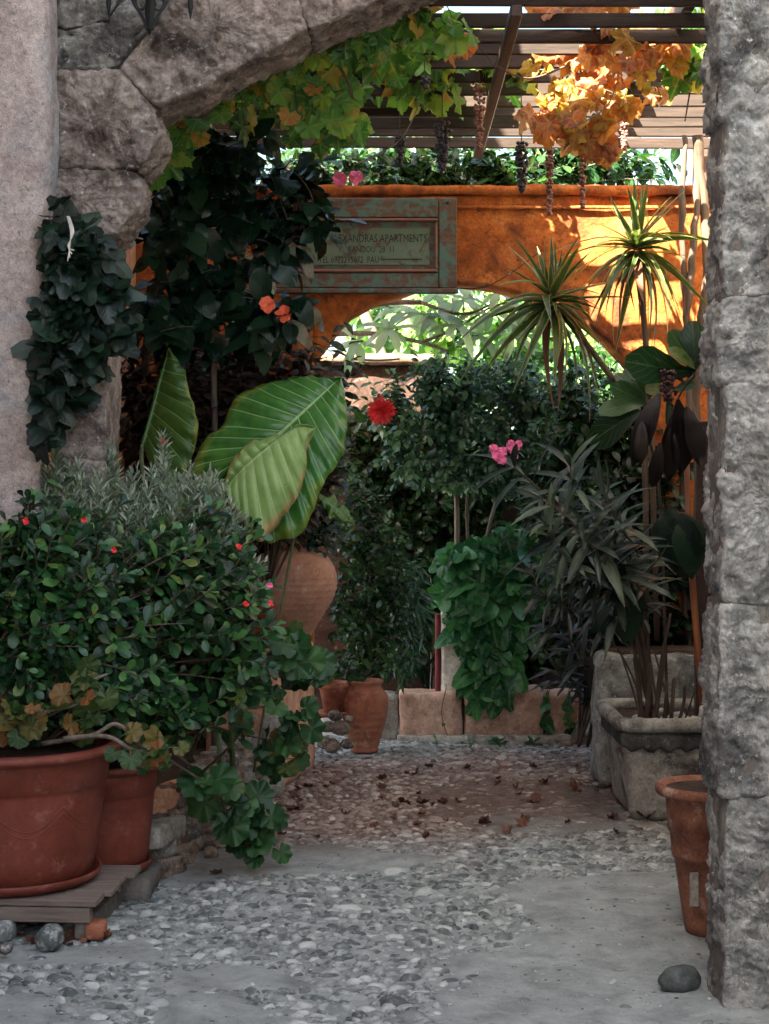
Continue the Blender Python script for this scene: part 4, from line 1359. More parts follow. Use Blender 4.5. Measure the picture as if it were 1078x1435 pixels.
setp(link('brick', mesh('brick', *rough_box(-1.02, -.955, 5.33, 5.42, .0, .058, .02, .006, 14, 3, None, .01), M_TERRA)), 'broken red brick propping the front corner of the pallet', 'brick')
setp(link('cut_block', mesh('cut_block', *rough_box(-.1, .04, -.18, .1, 0, .09, .02, .005, 9, 4, Matrix.Translation((-.87, 6.3, .13)) @ Matrix.Rotation(R(-14), 4, 'Z'), .012), M_CONC)), 'pale cut stone block on the rubble wall beside the smaller planter', 'stone')

# rubble wall / bed edge
rub = Thing('rubble_wall', (-.75, 7.2, 0), 'low rough rubble wall edging the flower bed along the path', 'wall')
for row in range(4):
    y = 6.28
    while y < 8.1:
        t = (y - 6.3) / 1.8
        x = -.88 + .26 * t
        r = rng.uniform(.045, .08) if row else rng.uniform(.05, .085)
        V, Fc = pebble_mesh(rng.random() * 90, 3)
        sc = Vector((r * rng.uniform(.8, 1.1), r * rng.uniform(.9, 1.3), r * rng.uniform(.6, .9)))
        c = Vector((x + rng.uniform(-.02, .02) - row * .022, y, .035 + row * .075 + rng.uniform(-.01, .01)))
        rot = Matrix.Rotation(rng.random() * 3, 3, 'Z') @ Matrix.Rotation(rng.gauss(0, .3), 3, 'X')
        V2 = []
        for v in V:
            w = Vector(v)
            # flatten faces a little so they read as broken stone
            w = Vector([max(-.66, min(.66, q)) for q in w]) * 1.25
            w += noise.noise_vector(Vector(v) * 1.7 + c * 30) * .3 + noise.noise_vector(Vector(v) * 6 + c * 30) * .08
            q = rot @ Vector((w.x * sc.x, w.y * sc.y, w.z * sc.z)) + c
            V2.append(tuple(q))
        rub.part('stone', V2, Fc, rng.choice([M_RUBBLE, M_RUBBLE, M_STONE_RED, M_STONE, M_SALMON if row > 1 else M_RUBBLE]))
        y += r * 1.75
rub.part('earth_core', *rough_box(-.16, .0, 0, 1.8, 0, .24, .04, .015, 7, 3, Matrix.Translation((-.90, 6.28, 0)) @ Matrix.Rotation(R(-8.2), 4, 'Z'), .03), M_MORTAR)
setp(link('soil_bed', mesh('soil_bed', *rough_box(-1.42, -.92, 6.4, 8.7, -.05, .2, .06, .02, 5, 5, None, .03), M_SOIL)), kind='structure')
setp(link('upright_slab', mesh('upright_slab', *rough_box(-.05, .05, -.06, .06, 0, .42, .025, .008, 8, 3, Matrix.Translation((-.565, 7.95, 0)) @ Matrix.Rotation(R(-8), 4, 'Z'), .015), M_CONC)), 'upright grey stone slab before the salmon plinth', 'slab')
setp(link('broken_tile', mesh('broken_tile', *rough_box(-.1, .1, -.05, .05, 0, .03, .02, .006, 8, 3, Matrix.Translation((-.6, 7.1, .01)) @ Matrix.Rotation(R(20), 4, 'Z'), .01), M_TERRA)), 'broken roof tile piece lying beside the rubble wall', 'tile')
rock('rubble_stone', 'loose stone on the path at the foot of the rubble wall', P(296, 1196, 6.55), (.035, .04, .03), M_RUBBLE, 41)
rock('rubble_stone', 'loose pink stone on the path below the upright slab', P(405, 1128, 7.65), (.06, .05, .03), M_RUBBLE, 42)

# ------------------------------------------------------------------ plants, left
UPC = Vector((0, -.75, .8))
# big thorny euphorbia
shrub('crown_of_thorns', 'dense dark green bush of small rounded leaves above the red planters', 'bush', (-1.0, 6.45, .3),
      [(70, 820, 110, 100, 5.62, .15), (40, 900, 90, 100, 5.6, .15), (130, 930, 110, 80, 5.7, .15), (60, 745, 90, 35, 5.66, .12), (10, 800, 60, 90, 5.6, .1), (240, 850, 130, 110, 5.95, .2), (310, 850, 85, 110, 6.15, .2), (290, 950, 110, 75, 6.1, .2), (230, 765, 150, 40, 6.0, .2), (290, 800, 90, 60, 6.1, .2), (350, 920, 45, 70, 6.3, .15), (180, 980, 120, 50, 5.85, .12), (40, 705, 10, 30, 5.7, .03), (95, 700, 8, 40, 5.7, .03), (165, 720, 10, 40, 5.9, .03), (300, 730, 9, 45, 6.1, .03), (255, 705, 8, 35, 6.0, .03), (385, 800, 10, 40, 6.3, .03), (415, 845, 24, 8, 6.3, .03), (350, 760, 12, 30, 6.2, .03)],
      640, 'obov', .058, .0145, .2, L_EUPH, M_STEM, 300, .008, UPC, 62, .05, 1, starts=[(-1.4, 5.65, .6), (-1.25, 5.7, .6), (-1.1, 6.0, .48), (-1.0, 6.05, .48), (-.85, 6.45, .3), (-.75, 6.6, .3), (-.7, 6.8, .3), (-1.5, 5.6, .62), (-1.3, 5.75, .9), (-1.1, 6.0, .8), (-.85, 6.4, .7), (-1.45, 5.65, .9)], group=None)
# its small flowers
fl = Thing('euphorbia_flower', P(335, 766, 6.2), 'single bright red bloom high in the small-leaved bush', 'flower')
def flower_geo(c, r, n, seed=0, wid=2.0):
    parts = []
    for i in range(n):
        a = 2 * math.pi * i / n + seed
        el = rng.uniform(-.2, .9)
        ax = Vector((math.cos(a) * math.cos(el), -abs(math.sin(el)) * .7 - .2, math.sin(a) * math.cos(el)))
        M = leaf_matrix(c, ax, Vector((0, -1, .3)) + rv() * .4, r * rng.uniform(.8, 1.1))
        V, Fc, _ = LT['oval', i % 3]
        V = [tuple(M @ Vector((v[0] * wid, v[1], v[2]))) for v in V]
        parts.append((V, [tuple(f) for f in Fc]))
    return cat_mesh(parts)
def flower(name, label, px, py, Y, r, n, m, group=None, cat='flower', blobs=None, thin=False):
    c = P(px, py, Y)
    th = Thing(name, c, label, cat, group)
    for k in range(blobs or 1):
        cc = c + (rv() * r * .8 if blobs else Vector((0, 0, 0)))
        th.part('petals', *flower_geo(cc, r, n, rng.random(), .35 if thin else 2.0), m, True)
    return th
COL.objects  # flowers of the bush
bpy.data.objects.remove(fl.o)
for (px, py, lb) in ((335, 766, 'brightest red bloom below the big pale leaf'), (378, 820, 'pink red bloom beside the clay urn'), (380, 846, 'red bloom low beside the urn belly'), (228, 618, 'dusty pink bloom on top of the grey-green shrub'), 
                     (118, 728, 'tiny red bloom at the top of the bush'), (345, 846, 'small red bloom between leaves below the pale leaf tip'), (36, 730, 'orange tinged bloom by the plaster wall'), (160, 770, 'small dark red bloom over the bush')):
    flower('euphorbia_flower', lb, px, py, (5.45 if px < 180 else 5.8) if py > 700 else 6.3, .0125, 6, M_RED if py != 820 else M_PINK, 'small blooms on the rounded-leaf bush')
# grey green shrub
shrub('lavender_bush', 'grey-green bush with fine narrow leaves behind the rounded-leaf bush', 'bush', (-.95, 6.2, .3),
      [(100, 690, 60, 50, 5.97, .06), (240, 690, 90, 50, 6.2, .12), (330, 790, 50, 25, 6.4, .1), (280, 745, 60, 35, 6.3, .1), (150, 640, 12, 40, 6.1, .03), (75, 650, 10, 60, 5.97, .03), (200, 720, 110, 40, 6.1, .08), (300, 700, 14, 50, 6.3, .03), (230, 640, 10, 45, 6.3, .03), (330, 740, 14, 40, 6.4, .03)],
      420, 'needle', .044, .006, .2, L_GREYG, M_STEMG, 60, .004, UPC, 48, -.1, 1, starts=[(-1.2, 6.0, .9), (-1.05, 6.1, .9), (-.9, 6.2, .9), (-.8, 6.3, .9), (-.7, 6.4, .9)])

# geranium on the rim of the big planter, woody stems
def geranium(name, label, stems, nleaf, size, m, r=.008, nparts=120, dense=1.0, woody=M_BARK):
    th = Thing(name, stems[0][0], label, 'geranium')
    polys, items = [], []
    for s in stems:
        pts = spline(s, 6)
        polys.append((pts, [r * (1 - .5 * i / len(pts)) * (1 + .25 * noise.noise(Vector((i, 0, 0)))) for i in range(len(pts))]))
    stems_part(th, polys, woody, 'stem', 7)
    pets = []
    for _ in range(nleaf):
        pts, _r = rng.choice(polys)
        i = int(rng.triangular(0, len(pts) - 1, len(pts) - 1))
        p = pts[i]
        d = Vector((rng.gauss(0, 1), rng.gauss(-.6, .6), rng.gauss(.35, .8))).normalized()
        q = p + d * rng.uniform(.03, .09)
        pets.append((bez(p, p.lerp(q, .5) + Vector((0, 0, .015)), q, 3), .0018))
        items.append(('geran', rng.randrange(3), leaf_matrix(q, d + Vector((0, -.2, -.5)) + rv() * .3, Vector((0, -1, .55)) + rv() * .35, size * rng.uniform(.55, 1.15))))
    stems_part(th, pets, M_STEMG, 'petiole', 4, 'stuff')
    put_leaves(th, items, m, nparts)
    return th
geranium('geranium', 'leggy geranium with yellowing leaves on bare woody stems in the large planter',
         [[P(60, 1042, 5.5), P(130, 1030, 5.42), P(165, 1015, 5.4), P(205, 1050, 5.45), P(240, 1058, 5.5)], [P(20, 1040, 5.5), P(60, 1000, 5.45), P(110, 985, 5.45), P(130, 955, 5.45), P(150, 945, 5.5)], [P(80, 1040, 5.55), P(120, 1020, 5.5), P(125, 985, 5.5)], [P(10, 1040, 5.5), P(20, 1010, 5.45), P(60, 995, 5.4)], [P(90, 1035, 5.4), P(150, 1032, 5.33), P(190, 1052, 5.36), P(235, 1050, 5.4)]],
         46, .085, L_GERDRY, .009)
geranium('trailing_geranium', 'trailing geranium with big lobed leaves hanging over the rubble wall',
         [[P(240, 1050, 6.0), P(290, 1090, 6.1), P(345, 1112, 6.2), P(372, 1160, 6.25), P(385, 1185, 6.3)], [P(260, 1000, 6.2), P(320, 1025, 6.3), P(380, 1040, 6.4), P(400, 1075, 6.5)], [P(280, 980, 6.2), P(350, 960, 6.3), P(400, 930, 6.4), P(440, 960, 6.5)], [P(300, 1000, 6.2), P(350, 990, 6.2), P(400, 1000, 6.3), P(430, 1050, 6.35)], [P(230, 1060, 5.9), P(300, 1110, 6.1), P(330, 1170, 6.3)], [P(330, 1110, 6.2), P(350, 1150, 6.25), P(345, 1190, 6.3)], [P(380, 880, 6.3), P(405, 905, 6.35), P(430, 940, 6.4)]],
         95, .125, L_GERAN, .006, woody=M_STEM)
geranium('young_geranium', 'small geranium sprouting behind the rim of the smaller planter',
         [[P(180, 1062, 5.95), P(215, 1048, 5.9), P(245, 1045, 5.9)], [P(150, 1062, 5.95), P(165, 1045, 5.9), P(200, 1060, 5.85)]], 18, .07, L_GERAN, .004)

# ivy on the arch jamb
def ivy_plant(name, label, cat, base, blobs, n, kind, size, m, nparts, up=Vector((0, -1, .45)), r=.003, L=.3, spacing=.035, droop=.5, starts=None, mstem=M_STEM, sag=0.0):
    return shrub(name, label, cat, base, blobs, n, kind, size, spacing, L, m, mstem, nparts, r, up, 70, droop, 1, starts=starts, arch=.3, sag=sag)
ivy_plant('dark_ivy', 'dark glossy ivy clinging to the stone jamb under the arch corbel', 'ivy', (-1.2, 5.95, 1.7),
          [(68, 290, 22, 25, 5.82, .03), (88, 360, 38, 45, 5.82, .05), (130, 395, 50, 45, 5.88, .08), (82, 460, 34, 60, 5.8, .04), (66, 545, 24, 40, 5.8, .03), (60, 600, 12, 30, 5.8, .02), (175, 370, 25, 20, 6.0, .05), (60, 255, 10, 20, 5.82, .02), (150, 500, 20, 25, 5.95, .03), (110, 330, 50, 30, 5.85, .05), (150, 440, 45, 50, 5.9, .06), (85, 420, 35, 60, 5.82, .04), (120, 470, 50, 40, 5.85, .05)],
          130, 'ivy', .14, L_IVY, 300, starts=[(-1.22, 6.0, 1.9), (-1.2, 6.0, 2.2), (-1.15, 6.0, 2.45), (-1.1, 6.0, 2.3), (-1.24, 6.0, 2.0)], spacing=.05)

# hibiscus
hib_trunk = [([(-.84, 7.75, .2), (-.83, 7.75, 1.0), P(300, 500, 7.75), P(302, 420, 7.75), P(330, 330, 7.7)], .02, .01),
             ([P(300, 480, 7.75), P(285, 400, 7.7), P(260, 300, 7.6), P(250, 240, 7.5)], .014, .007), ([P(302, 440, 7.75), P(340, 400, 7.7), P(400, 340, 7.6), P(460, 320, 7.5)], .012, .006), ([P(300, 470, 7.75), P(370, 470, 7.7), P(410, 420, 7.6)], .01, .005)]
shrub('hibiscus_tree', 'tall dark leafy hibiscus in front of the wooden board', 'tree', (-.84, 7.75, .2),
      [(270, 270, 80, 60, 7.5, .2), (250, 360, 70, 80, 7.6, .25), (340, 260, 80, 60, 7.55, .2), (370, 330, 60, 60, 7.6, .2), (440, 325, 45, 28, 7.5, .1), (380, 430, 60, 60, 7.6, .15), (300, 420, 70, 50, 7.7, .15), (210, 430, 50, 60, 7.5, .2), (330, 210, 70, 35, 7.5, .2), (400, 240, 60, 30, 7.7, .15), (250, 320, 50, 60, 7.45, .15)],
      165, 'hib', .15, .05, .3, L_DARKHIB, M_STEM, 300, .005, Vector((0, -.6, 1)), 65, .35, 1, trunk=hib_trunk)
for px, py, lb in ((374, 426, 'small orange-red hibiscus bloom nearer the trunk'), (399, 440, 'open orange-red hibiscus bloom below the wooden board'), (476, 252, 'pink bloom above the corner of the wooden board'), (500, 248, 'reddish pink bloom hanging on the wall coping')):
    flower('hibiscus_flower', lb, px, py, 7.45 if py > 300 else 8.6, .045, 7, M_ORFL if py > 300 else M_PINK)
shrub('copper_shrub', 'shrub with small coppery purple leaves behind the giant leaves', 'bush', (-.9, 8.0, .2),
      [(230, 500, 70, 60, 7.9, .2), (330, 510, 80, 60, 7.9, .2), (400, 500, 70, 45, 7.9, .2), (300, 570, 90, 70, 7.9, .2), (190, 560, 50, 60, 7.8, .2), (430, 560, 50, 80, 7.9, .2), (260, 640, 60, 60, 7.8, .2), (450, 640, 40, 60, 8.0, .15)],
      190, 'small', .075, .03, .35, L_PURPLE, M_STEM, 200, .004, Vector((0, -.3, 1)), 75, .05, 2, starts=[(-.9, 7.95, 1.0), (-.75, 7.95, 1.1), (-.6, 7.95, 1.0), (-1.0, 7.9, 1.1)])
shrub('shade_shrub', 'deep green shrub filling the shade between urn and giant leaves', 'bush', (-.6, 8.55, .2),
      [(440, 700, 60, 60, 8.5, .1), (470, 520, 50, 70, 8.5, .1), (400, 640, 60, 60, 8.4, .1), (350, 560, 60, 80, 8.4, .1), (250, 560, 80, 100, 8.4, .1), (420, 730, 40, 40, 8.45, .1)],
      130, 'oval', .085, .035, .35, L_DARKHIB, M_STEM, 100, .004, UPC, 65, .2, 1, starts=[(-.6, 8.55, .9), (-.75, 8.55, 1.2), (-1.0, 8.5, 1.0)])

# ------------------------------------------------------------------ giant alocasia leaves
def mat_aloc(name, lo, hi, veinc, edgec, n, tr=.3, rough=.32):
    t = NT(name)
    uv = t.n('UVMap').outputs[0]
    sep = t.n('SeparateXYZ'); t.l(uv, sep.inputs[0])
    x = t.math('ABSOLUTE', t.math('MULTIPLY_ADD', sep.outputs[0], 2.0, -1.0)); y = sep.outputs[1]
    geo = t.n('NewGeometry').outputs['Position']
    no = t.noise(geo, 12, 6, .6)
    c = t.ramp(no, [(.3, lo), (.7, hi)])
    fine = t.noise(geo, 90, 4, .7)
    w = t.math('MULTIPLY', y, float(n))
    s = t.math('ABSOLUTE', t.math('SUBTRACT', t.math('FRACT', t.math('ADD', w, .5)), .5))
    wid = t.math('MULTIPLY_ADD', x, -.05, .085)
    side = t.math('SUBTRACT', 1.0, t.math('DIVIDE', s, wid), None, True)
    mid = t.math('LESS_THAN', x, .022)
    vf = t.math('MAXIMUM', mid, t.math('MULTIPLY', side, 1.0), None, True)
    e = t.math('MULTIPLY_ADD', x, 9.0, t.math('MULTIPLY_ADD', t.noise(geo, 7, 6, .7), 9.0, -12.3), True)
    holes = t.math('MULTIPLY_ADD', t.noise(geo, 34, 3, .5), 22.0, -16.2, True)
    c = t.mix(t.math('MULTIPLY', e, .9), c, edgec)
    c = t.mix(t.math('MULTIPLY', fine, .35), c, lo)
    c = t.mix(holes, c, (.16, .07, .03))
    c = t.mix(t.math('MULTIPLY', vf, .8), c, veinc)
    t.l(c, t.b.inputs['Base Color'])
    t.b.inputs['Roughness'].default_value = rough
    h = t.math('ADD', vf, t.math('MULTIPLY_ADD', no, .6, t.math('MULTIPLY', fine, .25)))
    t.l(t.bump(h, .5, .006), t.b.inputs['Normal'])
    trn = t.n('BsdfTranslucent'); t.l(t.mix(1.0, c, (1.7, 1.8, .8), 'MULTIPLY'), trn.inputs[0])
    mx = t.n('MixShader'); mx.inputs[0].default_value = tr
    t.l(t.b.outputs[0], mx.inputs[1]); t.l(trn.outputs[0], mx.inputs[2]); t.l(mx.outputs[0], t.out.inputs[0])
    return t.m
def resample(pts, n):
    pts = [Vector(p) for p in pts]
    d = [0]
    for a, b in zip(pts, pts[1:]): d.append(d[-1] + (b - a).length)
    out = []
    for i in range(n + 1):
        s = d[-1] * i / n
        for j in range(len(pts) - 1):
            if s <= d[j + 1] + 1e-9:
                t = (s - d[j]) / max(d[j + 1] - d[j], 1e-9); out.append(pts[j].lerp(pts[j + 1], t)); break
    return out
def big_leaf(th, mid, L_, R_, m, nv, puff=.012, depthL=0.0, depthR=0.0, name='leaf', bow=.05, label=None):
    """blade between midrib and two edge lines (world points, same parameter), with raised panels between side veins"""
    N = nv * 8
    mid_, Lr, Rr = (resample(spline(q, 6), N) for q in (mid, L_, R_))
    V, Fc, UV = [], [], []
    K = 10
    for i in range(N + 1):
        t = i / N
        for j in range(-K, K + 1):
            s = j / K
            e = Lr[i] if j < 0 else Rr[i]
            p = mid_[i].lerp(e, abs(s) * (1 + .035 * noise.noise(Vector((t * 14, 3.0 * (j > 0), nv)))))
            dd = depthL if j < 0 else depthR
            pf = puff * (math.sin(math.pi * ((t * nv) % 1)) ** .6 if 0 < t < 1 else 0) * math.sin(math.pi * min(1, abs(s) * 1.05)) ** .5
            wv = noise.noise(Vector((t * 7, s * 2, nv))) * .05 * s * s + math.sin(t * nv * 6.28) * .010 * s * s
            V.append((p.x, p.y + dd * s * s - pf - bow * math.sin(math.pi * abs(s)) * .5 + wv, p.z + wv * .4))
            UV.append((.5 + .5 * s, t + .012 * noise.noise(Vector((t * nv * .8, 0, j > 0)))))
    W = 2 * K + 1
    for i in range(N):
        for j in range(W - 1):
            a = i * W + j
            Fc.append((a, a + 1, a + W + 1, a + W))
    o = th.part(name, V, Fc, m, True, None, UV, None, label)
    sol = o.modifiers.new('thick', 'SOLIDIFY'); sol.thickness = .0015
    return o
al = Thing('alocasia', (-.72, 7.15, .2), 'giant elephant-ear plant with huge ribbed leaves rising behind the bush', 'plant')
MA1 = mat_aloc('alocasia_upper', (.035, .125, .03), (.10, .26, .045), (.42, .58, .28), (.2, .26, .04), 13, .25, .25)
MA2 = mat_aloc('alocasia_under', (.26, .38, .12), (.42, .54, .22), (.6, .66, .38), (.6, .36, .18), 11, .35, .42)
MA3 = mat_aloc('alocasia_side', (.04, .10, .018), (.09, .17, .03), (.25, .36, .12), (.3, .3, .05), 9, .3, .4)
def Q(pts): return [P(200 + a / 3.37, 480 + b / 3.37, Y) for a, b, Y in pts]
big_leaf(al, Q([(440, 560, 7.05), (560, 500, 7.03), (700, 380, 7.05), (820, 270, 7.1), (935, 165, 7.2)]),
         Q([(330, 712, 7.1), (238, 650, 7.12), (245, 560, 7.12), (300, 450, 7.14), (380, 380, 7.16), (440, 260, 7.18), (540, 212, 7.2), (680, 170, 7.22), (820, 155, 7.22), (935, 160, 7.2)]),
         Q([(470, 720, 6.98), (560, 930, 6.92), (680, 925, 6.9), (780, 860, 6.9), (840, 700, 6.92), (890, 610, 6.95), (950, 520, 7.0), (968, 360, 7.08), (955, 240, 7.15), (938, 168, 7.2)]),
         MA1, 13, .012, .0, .0, label='broad glossy dark green upper leaf')
big_leaf(al, Q([(385, 695, 6.9), (470, 600, 6.86), (560, 520, 6.84), (660, 440, 6.84), (740, 392, 6.86), (818, 400, 6.88)]),
         Q([(380, 690, 6.9), (420, 560, 6.9), (500, 475, 6.9), (590, 452, 6.9), (680, 420, 6.88), (745, 384, 6.88), (816, 400, 6.88)]),
         Q([(400, 702, 6.88), (440, 800, 6.84), (500, 900, 6.8), (560, 930, 6.78), (640, 860, 6.78), (720, 750, 6.79), (755, 660, 6.8), (775, 580, 6.82), (775, 500, 6.84), (800, 448, 6.86), (820, 405, 6.88)]),
         MA2, 11, .012, label='pale folded leaf with browned edge in front')
big_leaf(al, Q([(0, 480, 7.3), (40, 340, 7.32), (80, 190, 7.34), (128, 28, 7.36)]),
         Q([(-6, 480, 7.34), (34, 335, 7.36), (74, 185, 7.37), (126, 28, 7.36)]),
         Q([(90, 720, 7.2), (180, 640, 7.18), (240, 520, 7.18), (262, 380, 7.2), (225, 250, 7.24), (190, 120, 7.3), (130, 28, 7.36)]),
         MA3, 9, .01, label='half hidden upright leaf with yellow edge')
big_leaf(al, Q([(815, 715, 7.0), (880, 760, 6.98), (1003, 858, 6.96)]), Q([(815, 715, 7.0), (880, 725, 7.02), (960, 780, 7.0), (1003, 856, 6.96)]), Q([(815, 718, 7.0), (870, 800, 6.98), (940, 850, 6.95), (1003, 860, 6.96)]), MA3, 6, .004, bow=.01, label='small narrow browning leaf')
big_leaf(al, [P(146, 620, 7.2), P(152, 560, 7.2), P(156, 535, 7.2)], [P(142, 620, 7.2), P(144, 570, 7.2), P(155, 534, 7.2)], [P(160, 625, 7.2), P(164, 570, 7.2), P(157, 535, 7.2)], MA3, 5, .003, bow=.01)
for pts, r in ((spline([(-.75, 7.2, .25), P(290, 760, 6.95), P(312, 688, 6.91)] + Q([(385, 695, 6.9)]), 6), .013), (spline([(-.7, 7.25, .25), P(320, 780, 7.1), P(333, 700, 7.08)] + Q([(440, 560, 7.06)]), 6), .014),
               (spline([(-.9, 7.3, .25), P(205, 700, 7.3)] + Q([(0, 480, 7.3)]), 6), .011), (spline([(-.6, 7.2, .25), P(415, 740, 7.05)] + Q([(815, 715, 7.0)]), 6), .006)):
    al.part('petiole', *tube(pts, r, 8), L_LOQ if r == .013 else M_STEMG)

# ------------------------------------------------------------------ plants at the back
bx = P(470, 0, 8.35).x
shrub('urn_geranium', 'small leafy plant growing out of the clay urn', 'plant', (-.49, 8.3, 1.28), [(440, 760, 30, 25, 8.2, .08), (400, 745, 30, 20, 8.2, .08), (470, 735, 20, 25, 8.2, .06)], 26, 'oval', .06, .03, .14, L_DARKHIB, M_STEMG, 80, .003, UPC, 60, .2)
shrub('potted_bush', 'bushy green potted plant spilling over the ribbed pot', 'bush', (P(511, 0, 9.35).x, 9.35, .4),
      [(500, 830, 45, 90, 9.25, .12), (550, 880, 35, 70, 9.3, .1), (480, 760, 40, 60, 9.3, .1), (540, 780, 40, 50, 9.35, .1), (480, 900, 30, 50, 9.2, .08), (570, 830, 25, 60, 9.4, .1), (500, 700, 50, 50, 9.4, .1)],
      170, 'oval', .06, .024, .25, L_CITRUS, M_STEM, 150, .003, UPC, 65, .3, starts=[(P(505, 0, 9.35).x, 9.35, .42), (P(515, 0, 9.35).x, 9.3, .7), (P(490, 0, 9.35).x, 9.35, .8), (P(530, 0, 9.35).x, 9.4, .9), (P(510, 0, 9.35).x, 9.35, 1.2)])
ivy_plant('weeping_fig', 'fine drooping dark green foliage beside the ribbed pot', 'plant', (P(570, 0, 9.6).x, 9.6, .3),
          [(565, 880, 25, 70, 9.5, .06), (585, 830, 20, 60, 9.5, .06), (560, 930, 20, 30, 9.45, .05)], 50, 'lance', .1, L_FICUS, 80, up=Vector((0, -.8, .6)), spacing=.02, droop=.8, starts=[(P(570, 0, 9.6).x, 9.65, 1.1), (P(585, 0, 9.6).x, 9.65, .9)])
ivy_plant('heart_leaf_vine', 'bright green heart-leaved climber cascading over the pinkish ledge', 'ivy', (P(690, 0, 9.9).x, 9.95, .4),
          [(690, 800, 60, 50, 9.75, .08), (670, 870, 50, 40, 9.7, .07), (700, 900, 50, 50, 9.7, .06), (690, 960, 35, 40, 9.66, .04), (740, 830, 40, 60, 9.75, .07), (640, 810, 40, 40, 9.8, .06), (720, 770, 50, 30, 9.8, .08)],
          120, 'heart', .19, L_HEART, 260, up=Vector((0, -1, .5)), spacing=.055, droop=.6, L=.32,
          starts=[(P(690, 0, 9.9).x, 9.95, 1.2), (P(640, 0, 9.9).x, 9.95, 1.1), (P(730, 0, 9.9).x, 9.95, 1.2), (P(690, 0, 9.9).x, 9.9, .8), (P(720, 0, 9.9).x, 9.9, .9)])
for px, lb in ((770, 'thin ivy strand hanging down the ledge near the round stone'), (800, 'short ivy strand at the corner of the ledge'), (625, 'bare thread-like tendril hanging over the ledge')):
    a = P(px, 965, 9.72)
    th = Thing('ivy_strand', a, lb, 'ivy')
    pts = spline([a + Vector((0, .06, .02)), a + Vector((0, -.02, 0)), P(px - 6, 1000, 9.71), P(px + 4, 1036, 9.7)], 5)
    th.part('stem', *tube(pts, .003, 4), M_STEM)
    if px != 625:
        for it in leaves_along(pts, 'heart', .09, .05, .3, 70, Vector((0, -1, .3)), .4): th.piece('leaf', leaf_me(it[0], it[1], L_HEART), it[2])
    else:
        for it in leaves_along(pts, 'heart', .05, .09, .2, 70, Vector((0, -1, .3)), .4): th.piece('leaf', leaf_me(it[0], it[1], L_HEART), it[2])
# dark mass of shrubs against the back wall
shrub('hedge', 'dense dark evergreen hedge against the brown back wall', 'hedge', (.5, 10.45, 0),
      [(560, 760, 90, 120, 10.4, .15), (700, 700, 110, 120, 10.4, .15), (620, 620, 130, 80, 10.45, .15), (820, 700, 90, 120, 10.4, .15), (740, 820, 100, 110, 10.35, .15), (860, 850, 60, 110, 10.3, .12), (560, 880, 60, 80, 10.3, .12), (500, 640, 50, 90, 10.45, .12), (780, 560, 110, 60, 10.45, .15), (660, 900, 90, 60, 10.3, .1), (700, 520, 90, 30, 10.5, .15), (840, 520, 60, 40, 10.45, .15), (900, 900, 60, 80, 10.2, .1)],
      700, 'oval', .10, .035, .4, L_CITRUS, M_STEM, 20, .004, Vector((0, -.5, 1)), 65, .2, 1, starts=[(-.3 + .3 * q, 10.55, .3 + .5 * (q % 4)) for q in range(9)] + [(0, 10.6, 1.6), (.7, 10.6, 1.7), (1.4, 10.6, 1.6), (.3, 10.6, 2.0), (1.1, 10.6, 2.0)])
# ficus
fx = P(642, 0, 9.95).x
shrub('ficus_tree', 'small ficus tree with slender stems and dense fine foliage in the archway', 'tree', (fx, 9.95, .3),
      [(560, 600, 45, 35, 9.6, .15), (620, 560, 60, 50, 9.7, .2), (680, 610, 80, 50, 9.6, .2), (590, 650, 70, 35, 9.55, .15), (700, 540, 70, 45, 9.7, .2), (650, 660, 80, 35, 9.6, .15), (760, 560, 60, 60, 9.7, .2), (540, 540, 30, 30, 9.7, .1), (660, 510, 90, 30, 9.7, .15), (600, 520, 50, 25, 9.7, .1), (740, 650, 70, 50, 9.7, .15)],
      400, 'oval', .062, .019, .26, L_FICUS, M_BARK, 200, .003, Vector((0, -.6, .8)), 65, .45, 1,
      trunk=[([(fx, 9.95, .3), P(641, 780, 9.9), P(640, 700, 9.85), P(636, 640, 9.8), P(620, 590, 9.75)], .022, .008), ([P(660, 860, 9.95), P(655, 740, 9.9), P(658, 680, 9.85), P(690, 610, 9.8)], .012, .006), ([P(672, 800, 9.95), P(690, 720, 9.9), P(712, 660, 9.85), P(740, 590, 9.8)], .012, .006), ([P(638, 660, 9.8), P(590, 650, 9.7), P(550, 610, 9.65)], .007, .004)])
flower('ball_flower', 'round spiky bright red bloom on the brown wall beside the giant leaf', 535, 576, 9.3, .085, 120, M_RED, thin=True)
shrub('citrus_bush', 'dark leafy citrus bush to the side of the archway', 'bush', (1.25, 9.0, .3),
      [(800, 540, 60, 45, 9.2, .2), (860, 560, 60, 50, 9.0, .2), (780, 620, 70, 50, 9.0, .2), (850, 640, 70, 50, 9.0, .15), (900, 600, 50, 70, 8.9, .15), (760, 700, 60, 50, 9.1, .15), (880, 700, 60, 60, 8.9, .15), (930, 660, 40, 60, 8.8, .1), (800, 750, 60, 50, 9.1, .1)],
      300, 'oval', .075, .028, .28, L_CITRUS, M_STEM, 250, .004, Vector((0, -.4, 1)), 65, .2, 1, starts=[(1.2, 9.0, 1.2), (1.0, 9.1, 1.3), (1.35, 8.9, 1.3), (1.1, 9.1, 1.7), (1.4, 8.9, 1.7), (1.25, 8.9, .8)])
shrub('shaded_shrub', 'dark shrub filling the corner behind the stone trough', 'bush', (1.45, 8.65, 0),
      [(900, 780, 60, 60, 8.6, .1), (930, 700, 50, 70, 8.6, .1), (880, 850, 60, 60, 8.62, .08), (950, 830, 40, 70, 8.6, .1), (870, 700, 50, 60, 8.65, .08)], 190, 'oval', .09, .032, .35, L_DARKHIB, M_STEM, 60, .004, UPC, 65, .3, 1, starts=[(1.3, 8.65, .6), (1.5, 8.65, .6), (1.2, 8.65, 1.0), (1.5, 8.65, 1.2), (1.35, 8.65, 1.5)])
